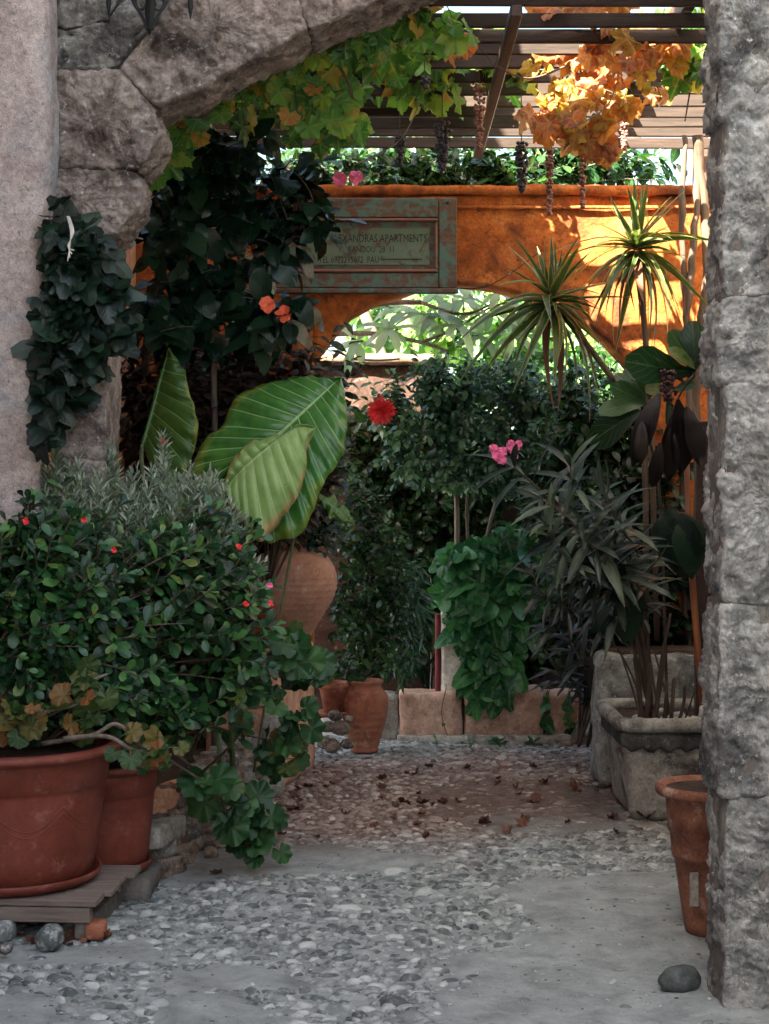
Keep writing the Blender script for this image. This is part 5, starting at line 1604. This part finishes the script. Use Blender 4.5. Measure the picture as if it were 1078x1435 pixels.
shrub('lemon_tree', 'bright leafy tree standing just beyond the archway beside the dracaena', 'tree', (1.0, 11.5, 0),
      [(740, 430, 60, 45, 11.3, .3), (800, 480, 60, 50, 11.3, .3), (680, 450, 60, 45, 11.3, .3), (850, 540, 50, 50, 11.2, .3), (760, 540, 80, 45, 11.2, .3), (600, 450, 70, 50, 11.4, .3)],
      230, 'oval', .12, .05, .4, L_FAR, M_BARK, 60, .006, Vector((0, -.4, 1)), 65, .3, 1, trunk=[([(1.0, 11.5, 0), (1.0, 11.5, 1.4), (.95, 11.4, 2.2), (.7, 11.4, 2.7)], .05, .02), ([(1.0, 11.5, 1.4), (1.3, 11.4, 2.1), (1.5, 11.3, 2.4)], .035, .015)])
# loquat
lq = [([(-.62, 9.75, .2), P(432, 560, 9.75), P(462, 470, 9.7), P(495, 440, 9.6), P(535, 425, 9.55), P(590, 424, 9.5)], .035, .014), ([P(470, 468, 9.7), P(530, 468, 9.55), P(590, 480, 9.45), P(628, 492, 9.4)], .018, .008), ([P(590, 424, 9.5), P(650, 440, 9.4), P(700, 420, 9.5)], .012, .006), ([P(590, 480, 9.45), P(640, 460, 9.4), P(690, 430, 9.5), P(740, 420, 9.6)], .01, .005), ([P(490, 503, 9.6), P(530, 505, 9.55), P(560, 503, 9.5)], .008, .006)]
th = Thing('loquat_tree', (-.62, 9.75, .2), 'pale branched loquat tree with grey-green leaf rosettes seen through the archway', 'tree')
for t_ in lq:
    pts = spline([Vector(p) for p in t_[0]], 6)
    th.part('branch', *tube(pts, [t_[1] + (t_[2] - t_[1]) * i / (len(pts) - 1) for i in range(len(pts))], 8), M_BARK)
items = []; pol = []
for (px, py, Y) in ((545, 462, 9.35), (615, 440, 9.4), (640, 455, 9.35), (690, 440, 9.4), (700, 410, 9.5), (650, 420, 9.5), (590, 440, 9.5), (740, 440, 9.6), (560, 430, 9.7), (670, 470, 9.5), (730, 400, 9.7), (610, 415, 9.7), (500, 480, 9.6), (720, 470, 9.6), (640, 400, 9.8), (770, 420, 9.7)):
    c = P(px, py, Y)
    src = min((Vector(p) for t_ in lq for p in t_[0]), key=lambda q: (q - c).length)
    pol.append((bez(src, src.lerp(c, .5) + Vector((0, 0, -.03)), c, 5), .004))
    tip = Vector((rng.gauss(0, .3), rng.gauss(-.5, .3), 1)).normalized()
    for j in range(9):
        a = j * 2.4; o = tip.orthogonal().normalized(); o2 = tip.cross(o)
        rad = o * math.cos(a) + o2 * math.sin(a)
        el = .15 + .1 * j
        items.append(('loq', rng.randrange(3), leaf_matrix(c, rad + tip * (el - .25) + Vector((0, -.1, -.25)), Vector((0, -.5, 1)), rng.uniform(.14, .2))))
stems_part(th, pol, M_BARK, 'twig', 5, 'stuff')
put_leaves(th, items, L_LOQ, 160)
shrub('garden_tree', 'sunlit leafy tree of the garden beyond the archway', 'tree', (.3, 12.6, 0),
      [(520, 440, 70, 50, 12.2, .5), (620, 420, 90, 40, 12.4, .5), (720, 440, 80, 50, 12.3, .5), (780, 480, 60, 40, 12.4, .4), (560, 470, 80, 40, 12.2, .4), (660, 480, 90, 35, 12.0, .4), (830, 500, 40, 40, 12.3, .3), (820, 540, 60, 40, 12.2, .4), (720, 540, 80, 40, 12.0, .4), (480, 230, 90, 50, 12.4, .4), (620, 220, 100, 50, 12.4, .4), (740, 250, 60, 40, 12.4, .4)],
      420, 'oval', .13, .05, .45, L_FAR, M_BARK, 60, .006, Vector((0, -.4, 1)), 65, .2, 1, trunk=[([(.3, 12.6, 0), (.32, 12.6, 1.5), (.3, 12.5, 2.6), (.1, 12.4, 3.2)], .08, .03), ([(.32, 12.6, 1.5), (.7, 12.4, 2.4), (1.1, 12.3, 3.0)], .05, .02)])
shrub('laurel_tree', 'tree crown showing between the pergola and the orange wall', 'tree', (.2, 10.9, 0),
      [(420, 225, 60, 50, 11.4, .3), (520, 225, 70, 45, 11.4, .3), (620, 215, 70, 50, 11.4, .3), (710, 235, 60, 40, 11.4, .3), (790, 245, 40, 30, 11.4, .3), (560, 250, 150, 25, 11.3, .3), (860, 225, 60, 30, 11.4, .3), (930, 240, 40, 25, 11.4, .3), (800, 215, 60, 30, 11.4, .3)],
      380, 'oval', .12, .045, .4, L_CITRUS, M_BARK, 40, .006, Vector((0, -.4, 1)), 65, .2, 1, trunk=[([(.2, 11.4, 0), (.2, 11.4, 2.0), (.15, 11.4, 3.2), (.0, 11.4, 3.8)], .07, .03), ([(.2, 11.4, 2.0), (.7, 11.4, 3.2), (1.0, 11.4, 3.7)], .05, .02), ([(.2, 11.4, 2.0), (-.3, 11.4, 3.2), (-.6, 11.4, 3.7)], .05, .02)])
shrub('wall_creeper', 'leafy creeper growing along the top of the orange wall', 'ivy', (.0, 9.25, 2.4),
      [(450, 235, 50, 30, 9.25, .08), (540, 235, 60, 32, 9.25, .1), (620, 235, 60, 32, 9.3, .1), (690, 232, 50, 32, 9.3, .1), (400, 250, 50, 25, 9.2, .08), (330, 250, 60, 40, 9.2, .08), (750, 240, 50, 20, 9.3, .06)],
      150, 'heart', .085, .035, .25, L_CITRUS, M_STEM, 150, .003, Vector((0, -.6, 1)), 70, .3, 1, starts=[(-.4, 9.2, 3.1), (-.8, 9.2, 3.1), (0, 9.2, 3.1), (.4, 9.2, 3.1), (.8, 9.2, 3.1)])

# ------------------------------------------------------------------ dracaenas
def dracaena(name, label, heads, stems, n=60, size=.46):
    th = Thing(name, stems[0][0], label, 'plant')
    for s in stems:
        pts = spline(s, 6)
        th.part('stem', *tube(pts, .016, 8), M_STEM)
    for (px, py, Y) in heads:
        c = P(px, py, Y)
        for j in range(n):
            t = j / n
            a = j * 2.4
            el = 1.35 - 2.25 * t + rng.gauss(0, .08)       # upright at the heart, hanging outside
            d = Vector((math.cos(a) * math.cos(el), math.sin(a) * math.cos(el), math.sin(el)))
            p = c + Vector((0, 0, .05 - .09 * t)) + d * .01
            nr = Vector((0, 0, 1)) if abs(el) < 1.2 else Vector((math.cos(a), math.sin(a), .2))
            sz = size * (.75 + .35 * math.sin(min(1, t * 1.6) * math.pi * .5)) * rng.uniform(.85, 1.1)
            sz *= rng.choice((1, 1, 1, .8, .6))
            th.piece('leaf', leaf_me('strap', 0 if t < .3 else rng.choice((0, 1, 2, 2)), L_BROWN if t > .93 else L_DRAC), leaf_matrix(p, d + rv() * .07, nr + rv() * .25, sz))
    return th
dracaena('dracaena', 'spiky dracaena head hanging lower, before the archway opening', [(772, 425, 8.35)], [[(1.38, 8.3, .75), P(900, 600, 8.4), P(850, 520, 8.4), P(806, 462, 8.38), P(775, 428, 8.35)]], 62, .40)
dracaena('dracaena', 'taller spiky dracaena head in front of the sunlit orange wall', [(893, 352, 8.3)], [[(1.45, 8.35, .75), P(912, 600, 8.35), P(905, 480, 8.33), P(898, 400, 8.31), P(893, 356, 8.3)]], 74, .36)

# ------------------------------------------------------------------ right hand plants
def oleander(name, label, stems, m, size, mstem, per=26, nparts=200, whorl=3, flowers=None):
    th = Thing(name, stems[0][0], label, 'oleander')
    polys, items = [], []
    for s in stems:
        pts = spline(s, 6)
        polys.append((pts, [.009 * (1 - .6 * i / len(pts)) for i in range(len(pts))]))
        items += leaves_along(pts, 'lance', size, .058, .6, 68, Vector((0, -.5, 1)), .12, whorl, .25)
    stems_part(th, polys, mstem, 'stem', 6)
    put_leaves(th, items, m, nparts)
    return th
b0 = (1.28, 7.5, .45)
oleander('oleander', 'oleander with long grey-green narrow leaves and a pink bloom', [
    [b0, P(870, 820, 7.35), P(790, 720, 7.1), P(722, 655, 6.95)], [b0, P(880, 800, 7.3), P(810, 690, 7.0), P(800, 655, 6.95)], [b0, P(890, 860, 7.3), P(800, 790, 7.0), P(770, 740, 6.9)],
    [b0, P(900, 800, 7.3), P(870, 740, 7.1), P(850, 700, 7.0)], [b0, P(870, 850, 7.3), P(820, 760, 7.1), P(815, 730, 6.95)], [b0, P(900, 850, 7.3), P(860, 790, 7.1), P(845, 750, 7.0)], [b0, P(880, 850, 7.2), P(810, 740, 6.9), P(760, 700, 6.85)]],
    L_OLE, .21, M_STEM)
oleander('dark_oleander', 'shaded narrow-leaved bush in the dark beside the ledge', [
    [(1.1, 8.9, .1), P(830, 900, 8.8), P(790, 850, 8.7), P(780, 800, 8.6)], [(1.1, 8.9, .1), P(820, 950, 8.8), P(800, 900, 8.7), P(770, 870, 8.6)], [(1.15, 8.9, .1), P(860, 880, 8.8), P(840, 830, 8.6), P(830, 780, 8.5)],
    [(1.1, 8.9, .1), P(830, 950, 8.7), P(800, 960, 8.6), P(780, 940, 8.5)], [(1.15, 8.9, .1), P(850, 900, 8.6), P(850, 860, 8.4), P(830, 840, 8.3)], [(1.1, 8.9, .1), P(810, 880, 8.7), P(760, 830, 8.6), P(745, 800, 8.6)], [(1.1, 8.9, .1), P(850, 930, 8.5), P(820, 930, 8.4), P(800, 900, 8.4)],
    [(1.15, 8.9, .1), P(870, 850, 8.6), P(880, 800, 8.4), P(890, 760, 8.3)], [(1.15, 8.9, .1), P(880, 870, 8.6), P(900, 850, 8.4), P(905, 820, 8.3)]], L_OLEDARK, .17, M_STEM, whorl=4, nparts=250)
for (px, py, lb) in ((698, 634, 'fuller pink oleander bloom on the side of the ficus'), (719, 626, 'smaller pink oleander bloom nearer the pier')):
    flower('oleander_flower', lb, px, py, 6.93, .022 if px < 710 else .018, 7, M_PINK, 'pink blooms on the oleander', blobs=9)
def single_leaves(name, label, cat, base, stems, leaves, m, mstem=M_STEM, r=.008, kind='obov', mats=None):
    th = Thing(name, base, label, cat)
    for s in stems:
        pts = spline([Vector(p) for p in s], 6)
        th.part('stem', *tube(pts, [r * (1 - .5 * i / len(pts)) for i in range(len(pts))], 7), mstem)
    for (px, py, Y, tx, ty, size) in leaves:
        p = P(px, py, Y); q = P(tx, ty, Y - .05 + rng.uniform(-.05, .05))
        d = (q - p)
        sz = d.length * size
        th.piece('leaf', leaf_me(kind, rng.randrange(3), m), leaf_matrix(p, d, Vector((0, -1, .5)) + rv() * .3, sz))
    return th
rb = (1.36, 7.55, .45)
single_leaves('rubber_plant', 'plant with broad paddle leaves beside the pier at mid height', 'plant', rb,
    [[rb, P(930, 800, 7.45), P(925, 650, 7.4), P(950, 560, 7.35), P(975, 525, 7.3)], [rb, P(925, 700, 7.45), P(900, 590, 7.4), P(880, 560, 7.35)]],
    [(975, 520, 7.3, 942, 462, 1), (975, 520, 7.3, 970, 452, 1.0), (975, 522, 7.28, 925, 512, 1), (978, 520, 7.3, 960, 490, 1.2), (970, 525, 7.3, 880, 505, 1), (965, 530, 7.3, 985, 470, 1), (960, 540, 7.3, 935, 500, 1.2),
     (905, 565, 7.35, 862, 542, 1.1), (905, 568, 7.35, 850, 560, 1), (900, 575, 7.35, 826, 612, 1), (905, 560, 7.35, 885, 520, 1.1), (910, 560, 7.4, 915, 515, 1.1), (940, 550, 7.4, 968, 535, 1.1), (950, 545, 7.35, 905, 540, 1), (900, 560, 7.4, 870, 520, 1), (935, 560, 7.4, 950, 600, 1.1), (915, 570, 7.3, 905, 605, 1.0)], L_BIGR)
single_leaves('withered_plant', 'withered dark drooping leaves hanging round a purple seed head', 'plant', P(935, 560, 7.25),
    [[P(975, 640, 7.3), P(955, 600, 7.3), P(940, 570, 7.25)]],
    [(925, 552, 7.25, 893, 612, 1.2), (900, 590, 7.22, 898, 650, .9), (950, 560, 7.2, 962, 655, 1.1), (962, 570, 7.2, 984, 640, 1.1), (940, 600, 7.2, 944, 672, 1.0), (925, 620, 7.2, 918, 680, 1.0), (948, 575, 7.3, 938, 640, 1.2), (968, 600, 7.25, 972, 650, .9)], L_DEAD, kind='loq')
th = Thing('seed_head', P(935, 535, 7.18), 'dark purple knobbly seed head among the drooping leaves', 'seed head')
parts = []
for i in range(70):
    v, f = PEBLO[i % 4]
    c = P(935, 542, 7.18) + Vector((rng.gauss(0, .018), rng.gauss(0, .018), rng.uniform(-.07, .075)))
    parts.append(([(a * .009 + c.x, b * .009 + c.y, d * .009 + c.z) for a, b, d in v], f))
th.part('seeds', *cat_mesh(parts), mat_plain('purple_seed', (.05, .012, .018), .5, .4, 40, 0), kind='stuff')
single_leaves('broad_leaf_plant', 'broad very dark leaf hanging over the orange cane', 'plant', P(960, 720, 7.2), [[P(978, 735, 7.22), P(965, 722, 7.2), P(950, 718, 7.2)]],
              [(940, 712, 7.2, 942, 800, 1.0), (962, 722, 7.2, 978, 798, 1.0), (950, 718, 7.2, 958, 800, 1.1), (978, 735, 7.2, 984, 780, 1)], L_IVY, kind='hib')
single_leaves('pot_seedling', 'dark leafy seedling bending out of the concrete planter', 'plant', (1.22, 7.5, .46), [[(1.22, 7.5, .46), P(895, 900, 7.4), P(878, 840, 7.3), P(868, 828, 7.25)], [(1.25, 7.45, .46), P(885, 945, 7.35), P(862, 905, 7.25), P(840, 890, 7.2)]],
              [(868, 828, 7.25, 832, 870, 1), (868, 828, 7.25, 905, 850, 1), (868, 828, 7.22, 850, 812, 1), (868, 830, 7.22, 875, 880, 1.2), (870, 835, 7.2, 890, 905, 1.0), (862, 830, 7.2, 846, 880, 1.1)], L_DARKHIB, kind='hib', r=.006)
# bare stems in the planter
th = Thing('cut_branches', (1.3, 7.45, .45), 'cluster of bare brown cut stems standing in the concrete planter', 'plant')
for (a, b, c, d, r) in ((905, 985, 912, 930, .013), (898, 985, 890, 915, .013), (915, 985, 932, 900, .012), (940, 990, 945, 950, .01), (930, 990, 934, 955, .008), (950, 992, 960, 960, .008), (925, 985, 905, 880, .006), (945, 990, 915, 905, .005), (918, 985, 940, 860, .008), (958, 995, 975, 965, .004), (900, 980, 870, 915, .005)):
    p = P(a, b, 7.42); q = P(c, d, 7.4 + rng.uniform(-.06, .06)); p.z = .44
    th.part('stem', *tube(spline([p, p.lerp(q, .5) + Vector((rng.gauss(0, .008), 0, 0)), q], 4), [r] * 8 + [r * .6], 7), M_STEM)
cn = Thing('orange_cane', (1.5, 7.4, .45), 'straight orange-brown cane leaning in the concrete planter', 'cane')
cn.part('cane_body', *tube([P(986, 1000, 7.4) - Vector((0, 0, .0)), P(974, 860, 7.4), P(968, 780, 7.4), P(962, 640, 7.4)], [.016, .016, .015, .013], 10), M_CANE)
cn.part('white_foot', *lathe([(.001, 0), (.03, 0), (.022, .03), (.018, .07), (.001, .07)], (P(986, 1000, 7.4).x, 7.4, P(986, 1000, 7.4).z - .03), 20), M_WHITESTONE)
wp = Thing('wooden_stake', (1.55, 7.7, 0), 'dark reddish wooden stake standing close behind the pier', 'stake')
wp.part('stake_body', *box(P(975, 0, 7.7).x, P(991, 0, 7.7).x + .03, 7.68, 7.74, 0, P(0, 590, 7.7).z, .004), M_PERGY, False)
# twisted vine trunks at the right end of the wall
for k, (px, lb) in enumerate(((962, 'thin pale vine trunk at the end of the orange wall'), (972, 'twisted vine trunk between its two neighbours at the wall end'), (984, 'thickest sun-bleached vine trunk touching the pier edge'))):
    t_ = Thing('vine_trunk', (P(px, 0, 8.62).x, 8.62, 0), lb, 'vine', 'sun-bleached vine trunks at the wall end')
    pts = [Vector((P(px + 7 * math.sin(j * .9 + k * 2), 0, 8.6).x, 8.62 + .02 * math.cos(j * 1.3 + k), j * .25)) for j in range(15)]
    V, Fc = tube(spline(pts, 4), (.016, .02, .028)[k], 10)
    V = [(v[0] + noise.noise(Vector(v) * 9) * .016 + noise.noise(Vector(v) * 30) * .006, v[1] + noise.noise(Vector(v) * 8) * .016, v[2]) for v in V]
    t_.part('trunk', V, Fc, M_STEM)

# ------------------------------------------------------------------ grape vines on the pergola
def vine(name, label, stems, blobs, n, m, size, nparts, up=Vector((0, -1, .35)), loc=None, group='grape vines on the pergola', clump=5):
    th = Thing(name, loc or stems[0][0], label, 'vine', group)
    polys = []
    for s in stems:
        pts = spline([Vector(p) for p in s], 6)
        polys.append((pts, [.009 * (1 - .7 * i / len(pts)) for i in range(len(pts))]))
    items, pets = [], []
    src = [p for pts, _ in polys for p in pts]
    for _ in range(n // clump):
        t = blob_point(blobs)
        s = min(src, key=lambda q: (q - t).length + rng.random() * .2)
        sh = bez(s, s.lerp(t, .5) + Vector((0, 0, .08)), t, 8)
        polys.append((sh, .0025))
        for _ in range(clump):
            p = sh[rng.randrange(3, 9)]
            d = Vector((rng.gauss(0, 1), rng.gauss(-.3, .7), rng.gauss(-.1, .7))).normalized()
            q = p + d * rng.uniform(.03, .1)
            pets.append((bez(p, p.lerp(q, .5) + Vector((0, 0, .02)), q, 3), .0016))
            items.append(('grape', rng.randrange(3), leaf_matrix(q, d * .6 + Vector((0, -.15, -.75)), up + rv() * .5, size * rng.uniform(.6, 1.2))))
    stems_part(th, polys, M_STEM, 'stem', 5)
    stems_part(th, pets, M_STEMG, 'petiole', 3, 'stuff')
    put_leaves(th, items, m, nparts)
    return th
vine('grape_vine', 'green and yellowing grape vine hanging under the arch edge',
     [[P(230, 190, 7.6), P(330, 110, 7.2), P(450, 60, 6.9), P(600, 10, 6.6), P(700, -20, 6.5)], [P(450, 60, 6.9), P(490, 120, 7.0), P(500, 200, 7.1)]],
     [(480, 60, 60, 40, 6.8, .15), (560, 40, 70, 40, 6.75, .15), (640, 25, 50, 30, 6.7, .15), (400, 110, 50, 40, 6.9, .15), (440, 160, 60, 40, 7.0, .15), (480, 180, 30, 30, 7.0, .1), (520, 100, 40, 40, 7.0, .15), (470, 20, 60, 30, 6.8, .1), (240, 200, 30, 30, 7.2, .1), (225, 240, 22, 25, 7.1, .06), (300, 190, 40, 30, 7.1, .1), (370, 190, 50, 30, 7.1, .1), (620, 60, 40, 20, 6.7, .1)],
     220, L_GRG, .14, 270)
vine('grape_vine', 'orange autumn grape vine glowing in the sun under the slats',
     [[P(940, 60, 7.0), P(880, 60, 7.2), P(800, 90, 7.2), P(740, 110, 7.1), P(690, 90, 7.0)], [P(800, 90, 7.2), P(810, 170, 7.25), P(790, 210, 7.3)], [P(830, -20, 6.8), P(810, 20, 6.8)]],
     [(900, 60, 60, 40, 7.0, .15), (760, 10, 60, 25, 6.8, .1), (900, 10, 50, 25, 6.8, .1), (860, 180, 60, 40, 7.4, .12), (810, 120, 90, 40, 7.2, .15), (770, 155, 60, 40, 7.2, .12), (840, 130, 50, 50, 7.3, .12), (800, 190, 50, 40, 7.3, .12), (740, 110, 35, 30, 7.1, .1), (800, 20, 40, 25, 6.8, .08), (890, 120, 50, 50, 7.4, .12), (850, 200, 30, 30, 7.3, .08), (650, 70, 25, 20, 6.9, .06), (575, 160, 15, 15, 7.2, .05)],
     145, L_GRO, .125, 240, clump=3)
vine('grape_vine', 'yellow-green grape vine hanging down beside the grey pier',
     [[P(990, -20, 7.2), P(975, 60, 7.2), P(968, 120, 7.3), P(960, 170, 7.4)]],
     [(965, 20, 25, 25, 7.1, .08), (970, 70, 18, 30, 7.2, .06), (965, 120, 20, 30, 7.3, .06), (950, 145, 15, 15, 7.3, .05)],
     45, L_GRG, .14, 60)
vine('grape_vine', 'upper tangle of vine foliage lying on top of the pergola slats',
     [[(-1.3, 7.0, 3.7), (-.6, 7.2, 3.72), (0, 7.4, 3.72), (.5, 7.6, 3.72), (1.2, 7.8, 3.72)], [(-1.2, 8.0, 3.7), (-.4, 8.2, 3.72), (.3, 8.4, 3.7)], [(-1.3, 6.8, 3.7), (.3, 6.8, 3.72), (1.5, 7.0, 3.72)]],
     [(400, 100, 180, 60, 7.5, .7), (350, 150, 140, 40, 7.9, .6), (560, 110, 150, 40, 8.0, .5), (500, 60, 140, 40, 7.2, .4), (560, 60, 160, 40, 7.6, .7), (300, 120, 120, 50, 7.4, .6), (640, 130, 120, 20, 8.2, .4), (760, 100, 100, 20, 7.8, .5), (860, 120, 60, 20, 8.0, .4), (420, 80, 160, 60, 7.8, .6)],
     1000, L_GRG, .16, 120, Vector((0, -.2, 1)))
def grapes(px, py0, py1, Y, m, label, w=.03):
    top = P(px, py0, Y); bot = P(px, py1, Y)
    th = Thing('grape_bunch', top, label, 'grapes', 'grape bunches hanging from the pergola')
    L = top.z - bot.z
    sl = top + Vector((0, .02, .25))
    th.part('stalk', *tube(spline([sl, top + Vector((0, 0, .02)), top.lerp(bot, .9)], 5), .003, 5), M_STEM)
    parts = []
    n = int(L * 420)
    for i in range(n):
        t = rng.random()
        r = w * 1.15 * (1 - .7 * t) * (.6 + .4 * math.sin(min(1, t * 5) * 1.57)) * math.sqrt(rng.random())
        a = rng.random() * 6.28
        c = top.lerp(bot, t) + Vector((r * math.cos(a), r * math.sin(a), 0))
        s = rng.uniform(.0085, .012) * (1 if m is M_GRAPE else .8)
        v, f = PEBLO[i % 4]
        parts.append(([(x * s + c.x, y * s + c.y, z * s + c.z) for x, y, z in v], f))
    V, Fc = cat_mesh(parts)
    th.part('grapes', V, Fc, m, True, None, None, 'stuff')
grapes(620, 172, 240, 7.7, M_GRAPE, 'fullest dark grape bunch, above the top rail of the wooden board', .045)
grapes(731, 200, 268, 7.9, M_GRAPE, 'dark grape bunch over the bare orange wall', .036)
grapes(672, 118, 208, 7.6, M_RAISIN, 'shrivelled reddish grape bunch between two dark ones', .032)
grapes(770, 210, 300, 7.8, M_RAISIN, 'long thin dried grape bunch catching the sun', .02)
grapes(817, 200, 290, 7.8, M_RAISIN, 'dried grape bunch nearest the taller dracaena', .018)
grapes(560, 190, 232, 7.9, M_GRAPE, 'small dark grape bunch in the shade above the board', .03)
grapes(875, 165, 215, 7.7, M_RAISIN, 'short dried grape bunch near the pier', .02)
grapes(595, 108, 122, 7.2, M_GRAPE, 'tiny knot of grapes under the green vine', .03)
setp(link('fruit_stain', None), None) if False else None

# ------------------------------------------------------------------ fallen leaves, weeds
dead_me = []
for k in range(5):
    V, Fc, UV = LT['grape', k % 3]
    V2 = []
    for v in V:
        z = abs(v[0]) ** 1.5 * (.35 + .14 * k) + v[1] ** 2 * .2 * (k % 3) + noise.noise(Vector(v) * 4 + Vector((k, 0, 0))) * .12
        V2.append((v[0] * (.9 - .12 * k), v[1] * .8, z))
    zmin = min(v[2] for v in V2)
    dead_me.append(mesh('fallen_leaf', [(a, b, c - zmin) for a, b, c in V2], Fc.tolist(), L_BROWN, True, UV))
named = [(903, 1150, 7.16, .15, 'big crumpled orange leaf leaning against the concrete planter'), (732, 1157, 7.2, .09, 'dark curled leaf alone on the smooth patch of path'), (592, 1130, 7.6, .10, 'reddish fallen leaf in the middle of the path'), (432, 1106, 8.05, .09, 'orange fallen leaf near the salmon plinth'),
         (806, 1108, 8.0, .10, 'dark brown leaf close to the planter foot'), (748, 1125, 7.7, .1, 'upturned brown leaf in front of the planter'), (303, 1228, 6.25, .06, 'small tan leaf on grey cement beside the rubble wall'), (410, 1134, 7.6, .12, 'pinkish broad leaf at the rubble wall end'), (536, 1122, 7.8, .07, 'thin rust leaf left of the reddish one')]
for px, py, Y, s, lb in named:
    Y = F * CAMZ / (py - HY)
    p = P(px, py, Y); p.z = gz(p.x, p.y) + .012
    o = link('fallen_leaf', rng.choice(dead_me)); o.location = p; o.scale = (s, s, s); o.rotation_euler = (rng.gauss(0, .2), rng.gauss(0, .2), rng.random() * 6)
    setp(o, lb, 'leaf', 'fallen leaves on the path')
for i in range(70):
    py = rng.triangular(1062, 1200, 1085); px = rng.uniform(390, 870)
    Y = F * CAMZ / (py - HY)
    if i >= 56: px = rng.uniform(20, 160); py = rng.uniform(1308, 1326); Y = F * CAMZ / (py - HY)
    p = P(px, py, Y); p.z = gz(p.x, p.y) + .008
    s = rng.uniform(.035, .085)
    o = link('fallen_leaf', rng.choice(dead_me)); o.location = p; o.scale = (s, s, s * 1.2); o.rotation_euler = (rng.gauss(0, .3), rng.gauss(0, .3), rng.random() * 6)
    setp(o, 'small dry brown leaf lying on the reddish cobbles' if i < 56 else 'small dry leaf scrap under the wooden pallet', 'leaf', 'fallen leaves on the path' if i < 56 else 'leaf scraps under the pallet')
def weed(px, py, n, s, label):
    Y = F * CAMZ / (py - HY)
    b = P(px, py, Y); b.z = gz(b.x, b.y)
    th = Thing('weed', b, label, 'weed')
    for i in range(n):
        d = Vector((rng.gauss(0, .6), rng.gauss(-.2, .5), rng.uniform(.4, 1.2))).normalized()
        q = b + d * rng.uniform(.02, .06)
        th.part('stem', *tube([b, b.lerp(q, .5) + Vector((0, 0, .01)), q], .0015, 4), M_STEMG)
        th.piece('leaf', leaf_me('heart', i % 3, L_HEART), leaf_matrix(q, d + Vector((0, -.3, -.4)), Vector((0, -.6, 1)), s * rng.uniform(.7, 1.2)))
weed(700, 1045, 12, .055, 'bright green weed sprouting at the foot of the ledge')
weed(748, 1043, 10, .04, 'dull little weed between the bright weed and the round stone')
weed(660, 1048, 6, .03, 'tiny weed at the joint of the two ledge blocks')
weed(612, 1046, 5, .03, 'tiny weed in front of the first ledge block')

tw = Thing('dry_twig', P(97, 305, 5.76), 'pale dry twig hanging among the dark ivy on the jamb', 'twig')
for k in range(4):
    tw.part('twig_strand', *tube(spline([P(94 + k, 303, 5.76), P(99 + k * 1.5, 325, 5.74 + k * .004), P(98 - k, 345, 5.75), P(95 + k * 3, 366 - k * 5, 5.75)], 5), .0022, 4), M_CREAM)
br = Thing('bare_branch', P(130, 345, 6.0), 'bare thin branch reaching out from the ivy past the arch corbel', 'branch')
br.part('branch_body', *tube(spline([P(100, 370, 5.95), P(140, 340, 6.3), P(180, 300, 6.7), P(215, 275, 7.0)], 6), [.007] * 10 + [.005] * 9, 6), M_BARK)
br.part('side_shoot', *tube(spline([P(150, 332, 6.4), P(175, 330, 6.5), P(200, 335, 6.6)], 5), .004, 5), M_BARK)
cb = Thing('black_cable', P(700, 380, 8.7), 'thin black cable sagging across the archway from the wooden board', 'cable')
cb.part('cable_body', *tube(spline([P(640, 404, 8.7), P(680, 402, 8.68), P(720, 380, 8.7), P(760, 350, 8.76)], 6), .003, 5), M_IRON)
for k, (pa, pb, lb) in enumerate((((690, 40), (560, 0), 'bare grape tendril crossing the dark slats near the arch'), ((800, 180), (870, 95), 'bare woody grape shoot among the orange leaves'), ((500, 230), (590, 140), 'arching bare grape shoot before the shaded slats'))):
    t_ = Thing('grape_tendril', P(*pa, 7.0), lb, 'vine')
    m_ = ((pa[0] + pb[0]) / 2 + 15, (pa[1] + pb[1]) / 2 + 12)
    t_.part('tendril_body', *tube(spline([P(*pa, 7.0), P(*m_, 6.98), P(*pb, 7.0)], 7), [.005 * (1 - .05 * i) for i in range(15)], 5), M_BARK)
